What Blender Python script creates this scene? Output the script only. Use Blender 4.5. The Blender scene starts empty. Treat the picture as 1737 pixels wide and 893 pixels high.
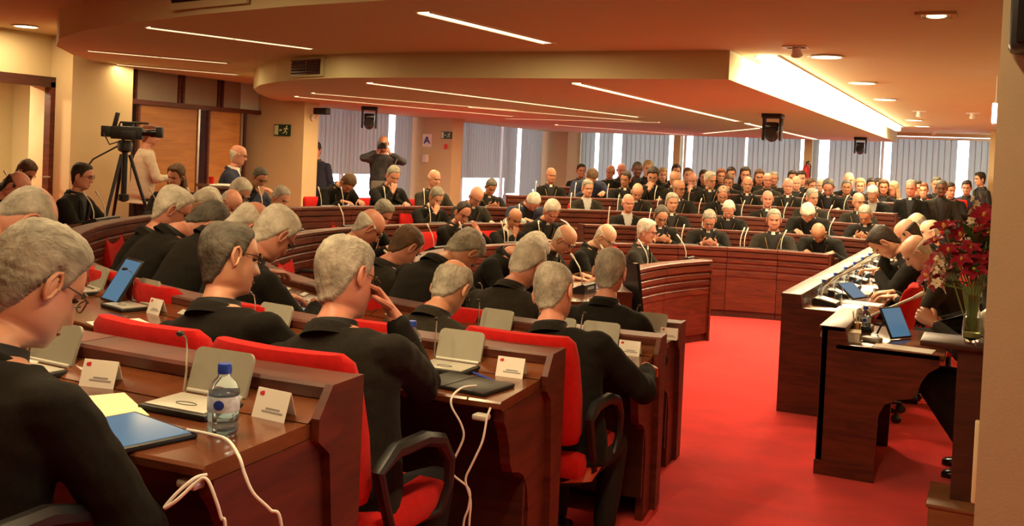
import bpy, bmesh, math, random
from math import sin, cos, pi, radians as RAD, sqrt, atan2
from mathutils import Vector, Matrix, Euler, noise
from mathutils.bvhtree import BVHTree

random.seed(7)
sc = bpy.context.scene
C = sc.collection

# ---------------------------------------------------------------- camera
cam_d = bpy.data.cameras.new('camera')
cam = bpy.data.objects.new('camera', cam_d)
C.objects.link(cam)
sc.camera = cam
TH, PT, RHO, FPX = RAD(25.8), 0.0264, 0.044, 1700.0
_f = Vector((-sin(TH) * cos(PT), cos(TH) * cos(PT), -sin(PT)))
_r0 = Vector((cos(TH), sin(TH), 0))
_u0 = _r0.cross(_f)
_r = _r0 * cos(RHO) + _u0 * sin(RHO)
_u = -_r0 * sin(RHO) + _u0 * cos(RHO)
cam.matrix_world = Matrix(((_r.x, _u.x, -_f.x, 0), (_r.y, _u.y, -_f.y, 0), (_r.z, _u.z, -_f.z, 1.75), (0, 0, 0, 1)))
cam_d.sensor_width = 36
cam_d.lens = 36 * FPX / 1737
cam_d.shift_y = -(446.5 - 314) / 1737
cam_d.clip_start = 0.05
cam_d.clip_end = 200

# ---------------------------------------------------------------- world, exposure
w = bpy.data.worlds.new('daylight')
sc.world = w
w.use_nodes = True
bg = w.node_tree.nodes['Background']
bg.inputs[0].default_value = (0.84, 0.93, 1.0, 1)
bg.inputs[1].default_value = 3.0
vs = sc.view_settings
vs.view_transform = 'Standard'
vs.look = 'None'
vs.exposure = 0.96
vs.gamma = 1.0
vs.use_curve_mapping = False

WARM = (1.0, 0.74, 0.40)
WARM2 = (1.0, 0.73, 0.37)


def area_light(name, loc, size, power, color, rot=(0, 0, 0), sy=None, parent=None, spread=None):
    d = bpy.data.lights.new(name, 'AREA')
    d.energy = power
    d.color = color
    d.size = size
    if sy:
        d.shape = 'RECTANGLE'
        d.size_y = sy
    if spread:
        d.spread = spread
    o = bpy.data.objects.new(name, d)
    C.objects.link(o)
    o.location = loc
    o.rotation_euler = rot
    o.parent = parent
    return o


# ---------------------------------------------------------------- materials
def nmat(name):
    m = bpy.data.materials.new(name)
    m.use_nodes = True
    nt = m.node_tree
    return m, nt, nt.nodes['Principled BSDF']


def mat(name, col, rough=0.5, metal=0.0, var=0.0, vscale=20.0, bump=0.0, bscale=200.0, spec=0.5, sheen=0.0, emit=None, es=1.0,
        trans=0.0, ior=1.45, objrand=0.0, stretch=(1, 1, 1), coat=0.0, col2=None, alpha=1.0):
    m, nt, b = nmat(name)
    N, L = nt.nodes, nt.links
    b.inputs['Roughness'].default_value = rough
    b.inputs['Metallic'].default_value = metal
    b.inputs['Specular IOR Level'].default_value = spec
    b.inputs['IOR'].default_value = ior
    b.inputs['Coat Weight'].default_value = coat
    b.inputs['Coat Roughness'].default_value = 0.12
    b.inputs['Base Color'].default_value = (*col, 1)
    b.inputs['Alpha'].default_value = alpha
    if sheen:
        b.inputs['Sheen Weight'].default_value = sheen
        b.inputs['Sheen Roughness'].default_value = 0.6
    if trans:
        b.inputs['Transmission Weight'].default_value = trans
    if emit:
        b.inputs['Emission Color'].default_value = (*emit, 1)
        b.inputs['Emission Strength'].default_value = es
    if var or bump:
        tc = N.new('ShaderNodeTexCoord')
        mp = N.new('ShaderNodeMapping')
        mp.inputs['Scale'].default_value = stretch
        L.new(tc.outputs['Object'], mp.inputs[0])
    last = None
    if var:
        n = N.new('ShaderNodeTexNoise')
        n.inputs['Scale'].default_value = vscale
        n.inputs['Detail'].default_value = 4
        L.new(mp.outputs[0], n.inputs['Vector'])
        mx = N.new('ShaderNodeMix')
        mx.data_type = 'RGBA'
        c2 = col2 if col2 else tuple(max(0, c * (1 - var)) for c in col)
        c1 = col if col2 else tuple(c * (1 + var * .6) for c in col)
        mx.inputs[6].default_value = (*c1, 1)
        mx.inputs[7].default_value = (*c2, 1)
        rp = N.new('ShaderNodeMapRange')
        rp.inputs[1].default_value = .3
        rp.inputs[2].default_value = .7
        L.new(n.outputs['Fac'], rp.inputs[0])
        L.new(rp.outputs[0], mx.inputs[0])
        L.new(mx.outputs[2], b.inputs['Base Color'])
        last = mx.outputs[2]
    if objrand:
        oi = N.new('ShaderNodeObjectInfo')
        mr = N.new('ShaderNodeMapRange')
        mr.inputs[3].default_value = 1 - objrand
        mr.inputs[4].default_value = 1 + objrand
        L.new(oi.outputs['Random'], mr.inputs[0])
        mu = N.new('ShaderNodeMix')
        mu.data_type = 'RGBA'
        mu.blend_type = 'MULTIPLY'
        mu.inputs[0].default_value = 1
        if last:
            L.new(last, mu.inputs[6])
        else:
            mu.inputs[6].default_value = (*col, 1)
        L.new(mr.outputs[0], mu.inputs[7])
        L.new(mu.outputs[2], b.inputs['Base Color'])
    if bump:
        n2 = N.new('ShaderNodeTexNoise')
        n2.inputs['Scale'].default_value = bscale
        n2.inputs['Detail'].default_value = 3
        L.new(mp.outputs[0], n2.inputs['Vector'])
        bp = N.new('ShaderNodeBump')
        bp.inputs['Strength'].default_value = bump
        bp.inputs['Distance'].default_value = 0.01
        L.new(n2.outputs['Fac'], bp.inputs['Height'])
        L.new(bp.outputs[0], b.inputs['Normal'])
    return m


def wood_mat(name, c1, c2, rough=0.46, scale=3.0, coat=0.04):
    m, nt, b = nmat(name)
    N, L = nt.nodes, nt.links
    tc = N.new('ShaderNodeTexCoord')
    mp = N.new('ShaderNodeMapping')
    mp.inputs['Scale'].default_value = (1.0, 1.0, 7.0)
    L.new(tc.outputs['Object'], mp.inputs[0])
    n = N.new('ShaderNodeTexNoise')
    n.inputs['Scale'].default_value = scale
    n.inputs['Detail'].default_value = 6
    n.inputs['Distortion'].default_value = 1.2
    L.new(mp.outputs[0], n.inputs['Vector'])
    cr = N.new('ShaderNodeValToRGB')
    cr.color_ramp.elements[0].position = .3
    cr.color_ramp.elements[0].color = (*c1, 1)
    cr.color_ramp.elements[1].position = .75
    cr.color_ramp.elements[1].color = (*c2, 1)
    L.new(n.outputs['Fac'], cr.inputs[0])
    oi = N.new('ShaderNodeObjectInfo')
    mr = N.new('ShaderNodeMapRange')
    mr.inputs[3].default_value = .88
    mr.inputs[4].default_value = 1.12
    L.new(oi.outputs['Random'], mr.inputs[0])
    mu = N.new('ShaderNodeMix')
    mu.data_type = 'RGBA'
    mu.blend_type = 'MULTIPLY'
    mu.inputs[0].default_value = 1
    L.new(cr.outputs[0], mu.inputs[6])
    L.new(mr.outputs[0], mu.inputs[7])
    L.new(mu.outputs[2], b.inputs['Base Color'])
    b.inputs['Roughness'].default_value = rough
    b.inputs['Coat Weight'].default_value = coat
    b.inputs['Coat Roughness'].default_value = .15
    b.inputs['Specular IOR Level'].default_value = .4
    return m


def skin_mat(name, c1, c2):
    m, nt, b = nmat(name)
    N, L = nt.nodes, nt.links
    oi = N.new('ShaderNodeObjectInfo')
    mx = N.new('ShaderNodeMix')
    mx.data_type = 'RGBA'
    mx.inputs[6].default_value = (*c1, 1)
    mx.inputs[7].default_value = (*c2, 1)
    L.new(oi.outputs['Random'], mx.inputs[0])
    tc = N.new('ShaderNodeTexCoord')
    n = N.new('ShaderNodeTexNoise')
    n.inputs['Scale'].default_value = 22
    n.inputs['Detail'].default_value = 4
    L.new(tc.outputs['Object'], n.inputs['Vector'])
    mr = N.new('ShaderNodeMapRange')
    mr.inputs[1].default_value = .35
    mr.inputs[2].default_value = .7
    mr.inputs[3].default_value = .0
    mr.inputs[4].default_value = .35
    L.new(n.outputs['Fac'], mr.inputs[0])
    m2 = N.new('ShaderNodeMix')
    m2.data_type = 'RGBA'
    L.new(mr.outputs[0], m2.inputs[0])
    L.new(mx.outputs[2], m2.inputs[6])
    m2.inputs[7].default_value = (.52, .17, .10, 1)
    L.new(m2.outputs[2], b.inputs['Base Color'])
    b.inputs['Roughness'].default_value = .48
    b.inputs['Subsurface Weight'].default_value = 0.0
    return m


def hair_mat(name, c1, c2):
    m, nt, b = nmat(name)
    N, L = nt.nodes, nt.links
    tc = N.new('ShaderNodeTexCoord')
    mp = N.new('ShaderNodeMapping')
    mp.inputs['Scale'].default_value = (130, 22, 60)
    mp.inputs['Rotation'].default_value = (.3, .1, .2)
    L.new(tc.outputs['Object'], mp.inputs[0])
    n = N.new('ShaderNodeTexNoise')
    n.inputs['Scale'].default_value = 1.0
    n.inputs['Detail'].default_value = 5
    n.inputs['Distortion'].default_value = .6
    L.new(mp.outputs[0], n.inputs['Vector'])
    n3 = N.new('ShaderNodeTexNoise')
    n3.inputs['Scale'].default_value = 18
    L.new(tc.outputs['Object'], n3.inputs['Vector'])
    ad = N.new('ShaderNodeMath')
    ad.operation = 'MULTIPLY_ADD'
    ad.inputs[1].default_value = .6
    L.new(n.outputs['Fac'], ad.inputs[0])
    L.new(n3.outputs['Fac'], ad.inputs[2])
    mr = N.new('ShaderNodeMapRange')
    mr.inputs[1].default_value = .5
    mr.inputs[2].default_value = 1.1
    L.new(ad.outputs[0], mr.inputs[0])
    mx = N.new('ShaderNodeMix')
    mx.data_type = 'RGBA'
    mx.inputs[6].default_value = (*c1, 1)
    mx.inputs[7].default_value = (*c2, 1)
    L.new(mr.outputs[0], mx.inputs[0])
    L.new(mx.outputs[2], b.inputs['Base Color'])
    b.inputs['Roughness'].default_value = .6
    b.inputs['Specular IOR Level'].default_value = .25
    bp = N.new('ShaderNodeBump')
    bp.inputs['Strength'].default_value = .7
    bp.inputs['Distance'].default_value = .006
    L.new(n.outputs['Fac'], bp.inputs['Height'])
    L.new(bp.outputs[0], b.inputs['Normal'])
    return m


M = {}
M['wood'] = wood_mat('mahogany', (.052, .009, .004), (.14, .026, .010))
M['wood_top'] = wood_mat('mahogany_top', (.09, .026, .010), (.20, .062, .022), rough=.2, coat=.35)
M['wood_dark'] = wood_mat('dark_walnut', (.035, .010, .006), (.075, .022, .012))
M['wood_door'] = wood_mat('door_veneer', (.36, .14, .035), (.52, .23, .06), rough=.45, scale=1.5, coat=0)
M['wood_mid'] = wood_mat('plinth_wood', (.17, .07, .03), (.26, .11, .045), rough=.4, coat=.1)
M['carpet'] = mat('red_carpet', (.70, .026, .026), .95, var=.20, vscale=3.0, bump=.5, bscale=260, spec=.05, sheen=.12)
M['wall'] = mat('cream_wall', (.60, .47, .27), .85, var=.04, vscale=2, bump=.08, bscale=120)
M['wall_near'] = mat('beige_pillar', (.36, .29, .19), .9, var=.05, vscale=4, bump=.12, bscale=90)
M['ceil'] = mat('ceiling_plaster', (.62, .57, .33), .9, var=.02, vscale=1.5)
M['fascia'] = mat('fascia_paint', (.56, .52, .30), .85)
M['transom'] = mat('taupe_panel', (.30, .25, .20), .7, var=.06, vscale=4)
M['black'] = mat('black_plastic', (.012, .012, .013), .42)
M['black_gloss'] = mat('black_gloss', (.008, .008, .009), .15)
M['grey'] = mat('grey_plastic', (.34, .33, .27), .42, var=.03)
M['silver'] = mat('silver_plastic', (.55, .54, .48), .3, metal=.2)
M['steel'] = mat('brushed_steel', (.55, .54, .52), .3, metal=1.0)
M['stem'] = mat('microphone_stem', (.62, .58, .48), .35, metal=.3)
M['chrome'] = mat('chrome', (.75, .75, .75), .12, metal=1.0)
M['red'] = mat('red_upholstery', (.50, .010, .009), .9, var=.12, vscale=40, bump=.25, bscale=420, sheen=.05, spec=.1)
M['white'] = mat('white_plastic', (.78, .76, .72), .4)
M['paper'] = mat('white_paper', (.86, .83, .76), .75)
M['cream'] = mat('cream_paper', (.78, .68, .44), .7)
M['screen'] = mat('tablet_screen', (.02, .05, .09), .12, emit=(.12, .27, .42), es=.30)
M['glass'] = mat('clear_glass', (.95, .97, .98), .03, trans=1.0, ior=1.45)
M['pane'] = mat('window_glass', (.92, .96, 1), .02, trans=1.0, ior=1.05)
M['pet'] = mat('bottle_plastic', (.72, .86, .96), .06, trans=.92, ior=1.2)
M['water'] = mat('bottle_water', (.60, .80, .95), .02, trans=.95, ior=1.25)
M['blue'] = mat('blue_cap', (.015, .06, .42), .35)
M['label'] = mat('bottle_label', (.66, .78, .86), .4, var=.3, vscale=60)
M['emblem'] = mat('red_emblem', (.60, .03, .05), .6)
M['ink'] = mat('grey_print', (.34, .33, .34), .7)
M['suit'] = mat('black_wool', (.0115, .0098, .0076), .85, var=.25, vscale=90, bump=.18, bscale=700, spec=.12, sheen=.02, objrand=.35)
M['suit_grey'] = mat('charcoal_wool', (.024, .020, .014), .85, var=.22, vscale=80, bump=.2, bscale=600, spec=.12, sheen=.03, objrand=.2)
M['shirt'] = mat('black_shirt', (.010, .009, .009), .7)
M['shirt_grey'] = mat('grey_shirt', (.42, .42, .42), .75)
M['white_cloth'] = mat('white_cloth', (.78, .74, .66), .8, var=.06, vscale=30, bump=.2, bscale=300)
M['cream_knit'] = mat('cream_knit', (.66, .55, .42), .9, var=.1, vscale=60, bump=.4, bscale=240)
M['navy'] = mat('navy_cloth', (.018, .022, .05), .85, bump=.1)
M['camo'] = mat('patterned_dark_cloth', (.010, .011, .018), .85, var=.8, vscale=14, col2=(.045, .04, .042))
M['trouser'] = mat('black_trousers', (.011, .010, .010), .85)
M['shoe'] = mat('black_leather', (.012, .011, .010), .25)
M['gold'] = mat('gold_metal', (.72, .50, .20), .3, metal=.9)
M['frame_dark'] = mat('spectacle_frame', (.03, .018, .012), .35)
M['lens'] = mat('spectacle_lens', (.9, .92, .92), .02, trans=1.0, ior=1.02)
M['eye_dark'] = mat('eye_dark', (.035, .018, .012), .2)
M['lip'] = mat('lip', (.40, .13, .10), .5)
M['skin'] = skin_mat('skin_warm', (.52, .25, .15), (.58, .30, .19))
M['skin_pink'] = skin_mat('skin_rosy', (.56, .235, .16), (.60, .28, .19))
M['skin_pale'] = skin_mat('skin_pale', (.66, .38, .25), (.68, .42, .28))
M['skin_tan'] = skin_mat('skin_tan', (.36, .16, .085), (.40, .19, .10))
M['skin_dark'] = skin_mat('skin_brown', (.06, .028, .018), (.08, .036, .022))
HAIRC = {'white': ((.36, .32, .25), (.66, .61, .52)), 'grey': ((.13, .115, .09), (.36, .33, .26)), 'dgrey': ((.035, .030, .024), (.13, .115, .092)),
         'dark': ((.018, .012, .009), (.045, .03, .02)), 'brown': ((.055, .028, .014), (.14, .075, .036)), 'blond': ((.34, .23, .11), (.52, .38, .20)),
         'lgrey': ((.20, .18, .14), (.46, .42, .35)), 'red': ((.13, .035, .015), (.22, .07, .03))}
for k, v in HAIRC.items():
    M['hair_' + k] = hair_mat('hair_' + k, *v)
M['leaf'] = mat('leaf_green', (.05, .13, .03), .5, var=.4, vscale=25)
M['stemgreen'] = mat('stem_green', (.16, .26, .07), .5)
M['petal'] = mat('crimson_petal', (.46, .02, .05), .55, var=.35, vscale=30)
M['petal_w'] = mat('cream_petal', (.85, .80, .60), .55, var=.1, vscale=40)
M['petal_y'] = mat('yellow_throat', (.75, .5, .12), .55)
M['ceramic'] = mat('cream_ceramic', (.66, .60, .44), .3, var=.05)
M['sign_green'] = mat('sign_green', (.005, .045, .016), .4)
M['sign_glow'] = mat('sign_pale', (.62, .72, .40), .4)
M['exting'] = mat('extinguisher_red', (.6, .03, .03), .3)


# ---------------------------------------------------------------- mesh builder
class MB:
    def __init__(s):
        s.v, s.f, s.m = [], [], []
        s.cm = 0
        s.X = None

    def add(s, vs, fs):
        b = len(s.v)
        if s.X is not None:
            vs = [s.X @ Vector(p) for p in vs]
        s.v += [tuple(p) for p in vs]
        for f in fs:
            s.f.append(tuple(i + b for i in f))
            s.m.append(s.cm)
        return s

    def box(s, c, d, R=None, bev=0.0):
        hx, hy, hz = d[0] / 2, d[1] / 2, d[2] / 2
        c = Vector(c)
        if bev <= 0:
            vs = [Vector((x, y, z)) for z in (-hz, hz) for y in (-hy, hy) for x in (-hx, hx)]
            fs = [(0, 2, 3, 1), (4, 5, 7, 6), (0, 1, 5, 4), (2, 6, 7, 3), (0, 4, 6, 2), (1, 3, 7, 5)]
        else:
            b = min(bev, hx * .95, hy * .95, hz * .95)
            bm = bmesh.new()
            bmesh.ops.create_cube(bm, size=1)
            for q in bm.verts:
                q.co = Vector((q.co.x * d[0], q.co.y * d[1], q.co.z * d[2]))
            bmesh.ops.bevel(bm, geom=bm.edges[:], offset=b, segments=2, affect='EDGES', profile=.5)
            bm.verts.index_update()
            vs = [q.co.copy() for q in bm.verts]
            fs = [tuple(q.index for q in f.verts) for f in bm.faces]
            bm.free()
        if R is not None:
            vs = [R @ p for p in vs]
        return s.add([p + c for p in vs], fs)

    def loft(s, rings, cap=True, closed=True):
        n = len(rings[0])
        vs = [p for r in rings for p in r]
        fs = []
        for i in range(len(rings) - 1):
            for j in range(n if closed else n - 1):
                k = (j + 1) % n
                fs.append((i * n + j, i * n + k, (i + 1) * n + k, (i + 1) * n + j))
        if cap:
            fs.append(tuple(range(n - 1, -1, -1)))
            o = (len(rings) - 1) * n
            fs.append(tuple(range(o, o + n)))
        return s.add(vs, fs)

    def tube(s, pts, r, n=8, cap=True):
        pts = [Vector(p) for p in pts]
        rr = r if isinstance(r, (list, tuple)) else [r] * len(pts)
        rings = []
        prev = None
        for i, p in enumerate(pts):
            t = (pts[min(i + 1, len(pts) - 1)] - pts[max(i - 1, 0)]).normalized()
            if prev is None:
                a = Vector((0, 0, 1)) if abs(t.z) < .9 else Vector((1, 0, 0))
                u = t.cross(a).normalized()
            else:
                u = (prev - t * prev.dot(t))
                u = u.normalized() if u.length > 1e-6 else t.orthogonal().normalized()
            prev = u
            w_ = t.cross(u)
            rings.append([p + (u * cos(2 * pi * k / n) + w_ * sin(2 * pi * k / n)) * rr[i] for k in range(n)])
        return s.loft(rings, cap)

    def lathe(s, prof, n=16, o=(0, 0, 0)):
        o = Vector(o)
        return s.loft([[o + Vector((r * cos(2 * pi * k / n), r * sin(2 * pi * k / n), z)) for k in range(n)] for r, z in prof], True)

    def ell(s, c, r, R=None, n=12, m=8):
        c = Vector(c)
        rings = []
        for i in range(m + 1):
            a = -pi / 2 + pi * i / m
            a = max(-pi / 2 + .06, min(pi / 2 - .06, a))
            ring = []
            for k in range(n):
                p = Vector((r[0] * cos(a) * cos(2 * pi * k / n), r[1] * cos(a) * sin(2 * pi * k / n), r[2] * sin(a)))
                ring.append((R @ p if R is not None else p) + c)
            rings.append(ring)
        return s.loft(rings)

    def cap(s, p0, r0, p1, r1, n=12):
        p0, p1 = Vector(p0), Vector(p1)
        d = (p1 - p0)
        t = d.normalized() if d.length > 1e-6 else Vector((0, 0, 1))
        pts, rs = [], []
        for a in (-80, -50, -20):
            pts.append(p0 + t * (sin(RAD(a)) * r0)); rs.append(r0 * cos(RAD(a)))
        for q in (0.0, .33, .66, 1.0):
            pts.append(p0 + d * q); rs.append(r0 + (r1 - r0) * q)
        for a in (20, 50, 80):
            pts.append(p1 + t * (sin(RAD(a)) * r1)); rs.append(r1 * cos(RAD(a)))
        return s.tube(pts, rs, n)

    def prism(s, poly, h0, h1, fn):
        n = len(poly)
        a = [fn(p[0], p[1], h0) for p in poly]
        b = [fn(p[0], p[1], h1) for p in poly]
        fs = [(i, (i + 1) % n, n + (i + 1) % n, n + i) for i in range(n)]
        return s.add(a + b, fs + [tuple(range(n - 1, -1, -1)), tuple(range(n, 2 * n))])

    def arc(s, prof, a0, a1, n=6):
        """profile [(r, z)] swept about the z axis from a0 to a1 degrees"""
        rings = []
        for i in range(n + 1):
            a = RAD(a0 + (a1 - a0) * i / n)
            rings.append([Vector((r * cos(a), r * sin(a), z)) for r, z in prof])
        return s.loft(rings)

    def mesh(s, name, mats, smooth=False):
        me = bpy.data.meshes.new(name)
        me.from_pydata(s.v, [], s.f)
        if not isinstance(mats, (list, tuple)):
            mats = [mats]
        for q in mats:
            me.materials.append(M[q] if isinstance(q, str) else q)
        if len(mats) > 1:
            me.polygons.foreach_set('material_index', s.m)
        bm = bmesh.new()
        bm.from_mesh(me)
        bmesh.ops.recalc_face_normals(bm, faces=bm.faces[:])
        bm.to_mesh(me)
        bm.free()
        if smooth:
            me.polygons.foreach_set('use_smooth', [True] * len(me.polygons))
            if smooth != 'all':
                try:
                    me.set_sharp_from_angle(angle=RAD(smooth if smooth is not True else 40))
                except Exception:
                    pass
        me.update()
        return me

    def build(s, name, mats, parent=None, smooth=False, loc=None, rotz=None):
        return put(name, s.mesh(name, mats, smooth), parent, loc, rotz)


def put(name, me, parent=None, loc=None, rotz=None, mtx=None):
    o = bpy.data.objects.new(name, me)
    C.objects.link(o)
    o.parent = parent
    if mtx is not None:
        o.matrix_local = mtx
    if loc is not None:
        o.location = loc
    if rotz is not None:
        o.rotation_euler = (0, 0, rotz)
    return o


def tag(o, label, cat=None, group=None, kind=None):
    if label:
        o['label'] = label
    if cat:
        o['category'] = cat
    if group:
        o['group'] = group
    if kind:
        o['kind'] = kind
    return o


def thing(name, label, cat, loc=(0, 0, 0), rotz=0, group=None, scale=None):
    o = bpy.data.objects.new(name, None)
    C.objects.link(o)
    o.empty_display_size = .1
    o.location = loc
    o.rotation_euler = (0, 0, rotz)
    if scale:
        o.scale = (scale,) * 3
    return tag(o, label, cat, group)


def struct(name, mb, m, smooth=False, parent=None):
    o = mb.build(name, m, parent, smooth)
    if parent is None:
        o['kind'] = 'structure'
    return o


# ================================================================ the room
CX0, CY0 = -1.87, 8.85            # centre of the hemicycle
STEP, R0, DR = .125, 2.98, 1.27
ROWF = {k: STEP * i for i, k in enumerate("DCBAZ")}; ROWF["Y"] = .40
ROWR = {k: R0 + DR * i for i, k in enumerate('DCBAZY')}
Z1, Z2, Z3 = 2.45, 2.68, 2.95
XL, YF, XR = -10.0, 23.2, -.10


def polyslab(mb, pts, z0, z1):
    mb.prism(pts, z0, z1, lambda x, y, z: (x, y, z))


# floor: flat carpet in the well, raised curved tiers under the desk rows, a ramp along the aisle
mb = MB()
polyslab(mb, [(-14, -3), (4, -3), (4, 26), (-14, 26)], -.12, 0)
floor = struct('floor', mb, 'carpet')
for i, k in enumerate('CBAZY'):
    r = ROWR[k] - .03
    ro = ROWR[k] + DR - .03 if k != 'Y' else 16
    z = ROWF[k]
    mb = MB()
    pts = []
    for s_ in range(61):
        a = RAD(276.5 + (83.5 - 276.5) * s_ / 60)
        pts.append((r * cos(a), r * sin(a)))
    outer = []
    for s_ in range(61):
        a = RAD(83.5 + (276.5 - 83.5) * s_ / 60)
        outer.append((ro * cos(a), ro * sin(a)))
    rings = []
    for s_ in range(61):
        p, q = pts[s_], outer[60 - s_]
        rings.append([Vector((CX0 + p[0], CY0 + p[1], 0.0)), Vector((CX0 + p[0], CY0 + p[1], z)), Vector((CX0 + q[0], CY0 + q[1], z)), Vector((CX0 + q[0], CY0 + q[1], 0.0))])
    mb.loft(rings)
    o = struct('floor_tier', mb, 'carpet')
mb = MB()
rings = []
for s_ in range(25):
    y = 5.6 - 8.4 * s_ / 24
    z = max(.002, min(.375, STEP * (CY0 - y - 3.4) / DR))
    rings.append([Vector((-1.42, y, -.05)), Vector((-1.42, y, z)), Vector((3.0, y, z)), Vector((3.0, y, -.05))])
mb.loft(rings)
struct('floor_ramp', mb, 'carpet')

# ---- left window wall
def wallbox(name, x0, x1, y0, y1, z0, z1, m='wall', parent=None):
    mb = MB()
    mb.box(((x0 + x1) / 2, (y0 + y1) / 2, (z0 + z1) / 2), (x1 - x0, y1 - y0, z1 - z0))
    return struct(name, mb, m, parent=parent)


wl = wallbox('wall_left', XL - .35, XL, -3, 6.75, 0, Z3)
wallbox('lintel', XL - .35, XL, 6.75, 8.2, 2.36, Z3, parent=wl)
wallbox('pier', XL - .35, XL + .35, 8.2, 9.1, 0, Z3, parent=wl)
wallbox('pier', XL - .25, XL + .82, 11.9, 12.25, 0, Z3, parent=wl)
wallbox('pier', XL - .30, XL + .82, 16.35, 16.75, 0, Z3, parent=wl)
wallbox('pier', XL - .30, XL + .62, 22.4, YF, 0, Z3, parent=wl)
wallbox('spandrel', XL - .35, XL, 12.25, 16.35, 0, .62, parent=wl)
wallbox('spandrel', XL - .35, XL, 16.75, 22.4, 0, .62, parent=wl)
wallbox('lintel', XL - .35, XL, 12.25, YF, 2.62, Z3, parent=wl)
wallbox('lintel', XL - .35, XL, 9.1, 11.9, 2.75, Z3, parent=wl)
wf = wallbox('wall_far', XL - .35, 1.5, YF, YF + .35, 0, .72)
wallbox('lintel', XL - .35, 1.5, YF, YF + .35, 2.62, Z3, parent=wf)
# right wall: the strip beyond, the near pillar the camera stands beside
wr = wallbox('wall_right', .95, 1.3, 4.1, YF, 0, Z3)
wallbox('pier', -.16, 1.0, 21.2, 22.6, 0, Z2, m='wall', parent=wr)
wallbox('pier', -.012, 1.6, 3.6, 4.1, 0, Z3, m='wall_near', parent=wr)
wallbox('wall_back', -14, 4, -3.3, -3, 0, Z3)
wallbox('wall_outer', 2.6, 3.0, -3, 3.7, 0, Z3)
# corridor behind the open door
cw = struct('wall_corridor', MB().box((-12.2, 7.3, 1.5), (.1, 4.6, 3.0)), 'fascia')
struct('side_wall', MB().box((-11.2, 5.2, 1.5), (2.0, .1, 3.0)), 'fascia', parent=cw)
struct('side_wall', MB().box((-11.3, 9.42, 1.5), (1.9, .1, 3.0)), 'fascia', parent=cw)
struct('corridor_ceiling', MB().box((-11.2, 7.3, 2.62), (2.0, 4.6, .06)), 'fascia', parent=cw)
cl = thing('ceiling_light', 'round corridor lamp beyond the open left doorway', 'light', (-11.0, 7.6, 2.59))
MB().lathe([(.001, 0), (.12, 0), (.13, -.03), (.10, -.05), (.001, -.05)], 16).build('diffuser', mat('corridor_lamp', (.9, .8, .6), .5, emit=WARM, es=4), cl, True)
area_light('corridor_light', (0, 0, -.06), .25, 38, (1, .80, .48), parent=cl)
d1 = thing('door_1', None, None)
d1['kind'] = 'structure'
MB().box((XL + .03, 6.72, 1.2), (.10, .09, 2.4)).build('door_frame', 'wood_dark', d1)
MB().box((XL + .03, 8.17, 1.2), (.10, .07, 2.4)).build('door_frame', 'wood', d1)
MB().box((XL + .03, 7.44, 2.40), (.10, 1.54, .12)).build('door_lintel', 'wood_dark', d1)
MB().tube([(XL + .06, 8.12, 1.30), (XL + .12, 8.12, 1.30), (XL + .12, 8.02, 1.30)], .010, 8).build('door_handle', 'steel', d1)

# wooden folding doors and taupe transom between the two left piers
d2 = thing('door_2', None, None)
d2['kind'] = 'structure'
XD = XL - .05
for y0, y1, m in ((9.12, 9.42, 'wood_door'), (9.58, 10.62, 'wood_door'), (10.86, 11.50, 'wood_door')):
    MB().box((XD, (y0 + y1) / 2, 1.12), (.05, y1 - y0, 2.24), bev=.008).build('door_leaf', m, d2)
for y, m in ((9.43, 'wood_dark'), (9.56, 'wood'), (10.64, 'steel'), (10.84, 'wood'), (11.52, 'steel'), (11.60, 'wood')):
    MB().box((XD + .02, y, 1.12), (.05, .035, 2.24)).build('door_jamb', m, d2)
MB().box((XD + .03, 10.5, 2.27), (.08, 2.8, .06)).build('door_lintel', 'wood', d2)
for y0, y1 in ((9.14, 9.36), (9.52, 10.22), (10.36, 10.98), (11.12, 11.46)):
    MB().box((XD + .01, (y0 + y1) / 2, 2.52), (.05, y1 - y0, .44)).build('transom_panel', 'transom', d2)
for y in (9.39, 9.49, 10.25, 10.33, 11.01, 11.09):
    MB().box((XD + .02, y, 2.52), (.06, .035, .44)).build('transom_post', 'wood', d2)
MB().box((XD + .005, 11.68, 2.50), (.05, .40, .46)).build('transom_pane', mat('pale_glass', (.62, .68, .66), .2), d2)
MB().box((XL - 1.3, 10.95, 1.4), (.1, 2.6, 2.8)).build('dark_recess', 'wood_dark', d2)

# ---- windows: sill, frame, panes, vertical blind slats
M['blind'], _nt, _b = nmat('blind_fabric')
_b.inputs['Base Color'].default_value = (.62, .60, .54, 1)
_b.inputs['Roughness'].default_value = .9
_tl = _nt.nodes.new('ShaderNodeBsdfTranslucent')
_tl.inputs[0].default_value = (.49, .51, .49, 1)
_ad = _nt.nodes.new('ShaderNodeMixShader')
_ad.inputs[0].default_value = .7
_nt.links.new(_b.outputs[0], _ad.inputs[1])
_nt.links.new(_tl.outputs[0], _ad.inputs[2])
_nt.links.new(_ad.outputs[0], _nt.nodes['Material Output'].inputs[0])

SLAT = {}


def slat_mesh(h):
    if h not in SLAT:
        q = MB()
        q.loft([[Vector((x, y, z)) for x, y in ((-.066, .0), (-.03, .006), (0, .008), (.03, .006), (.066, 0), (.03, .0045), (0, .0065), (-.03, .0045))] for z in (0, h)])
        SLAT[h] = q.mesh('blind_slat', 'blind', True)
    return SLAT[h]


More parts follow.
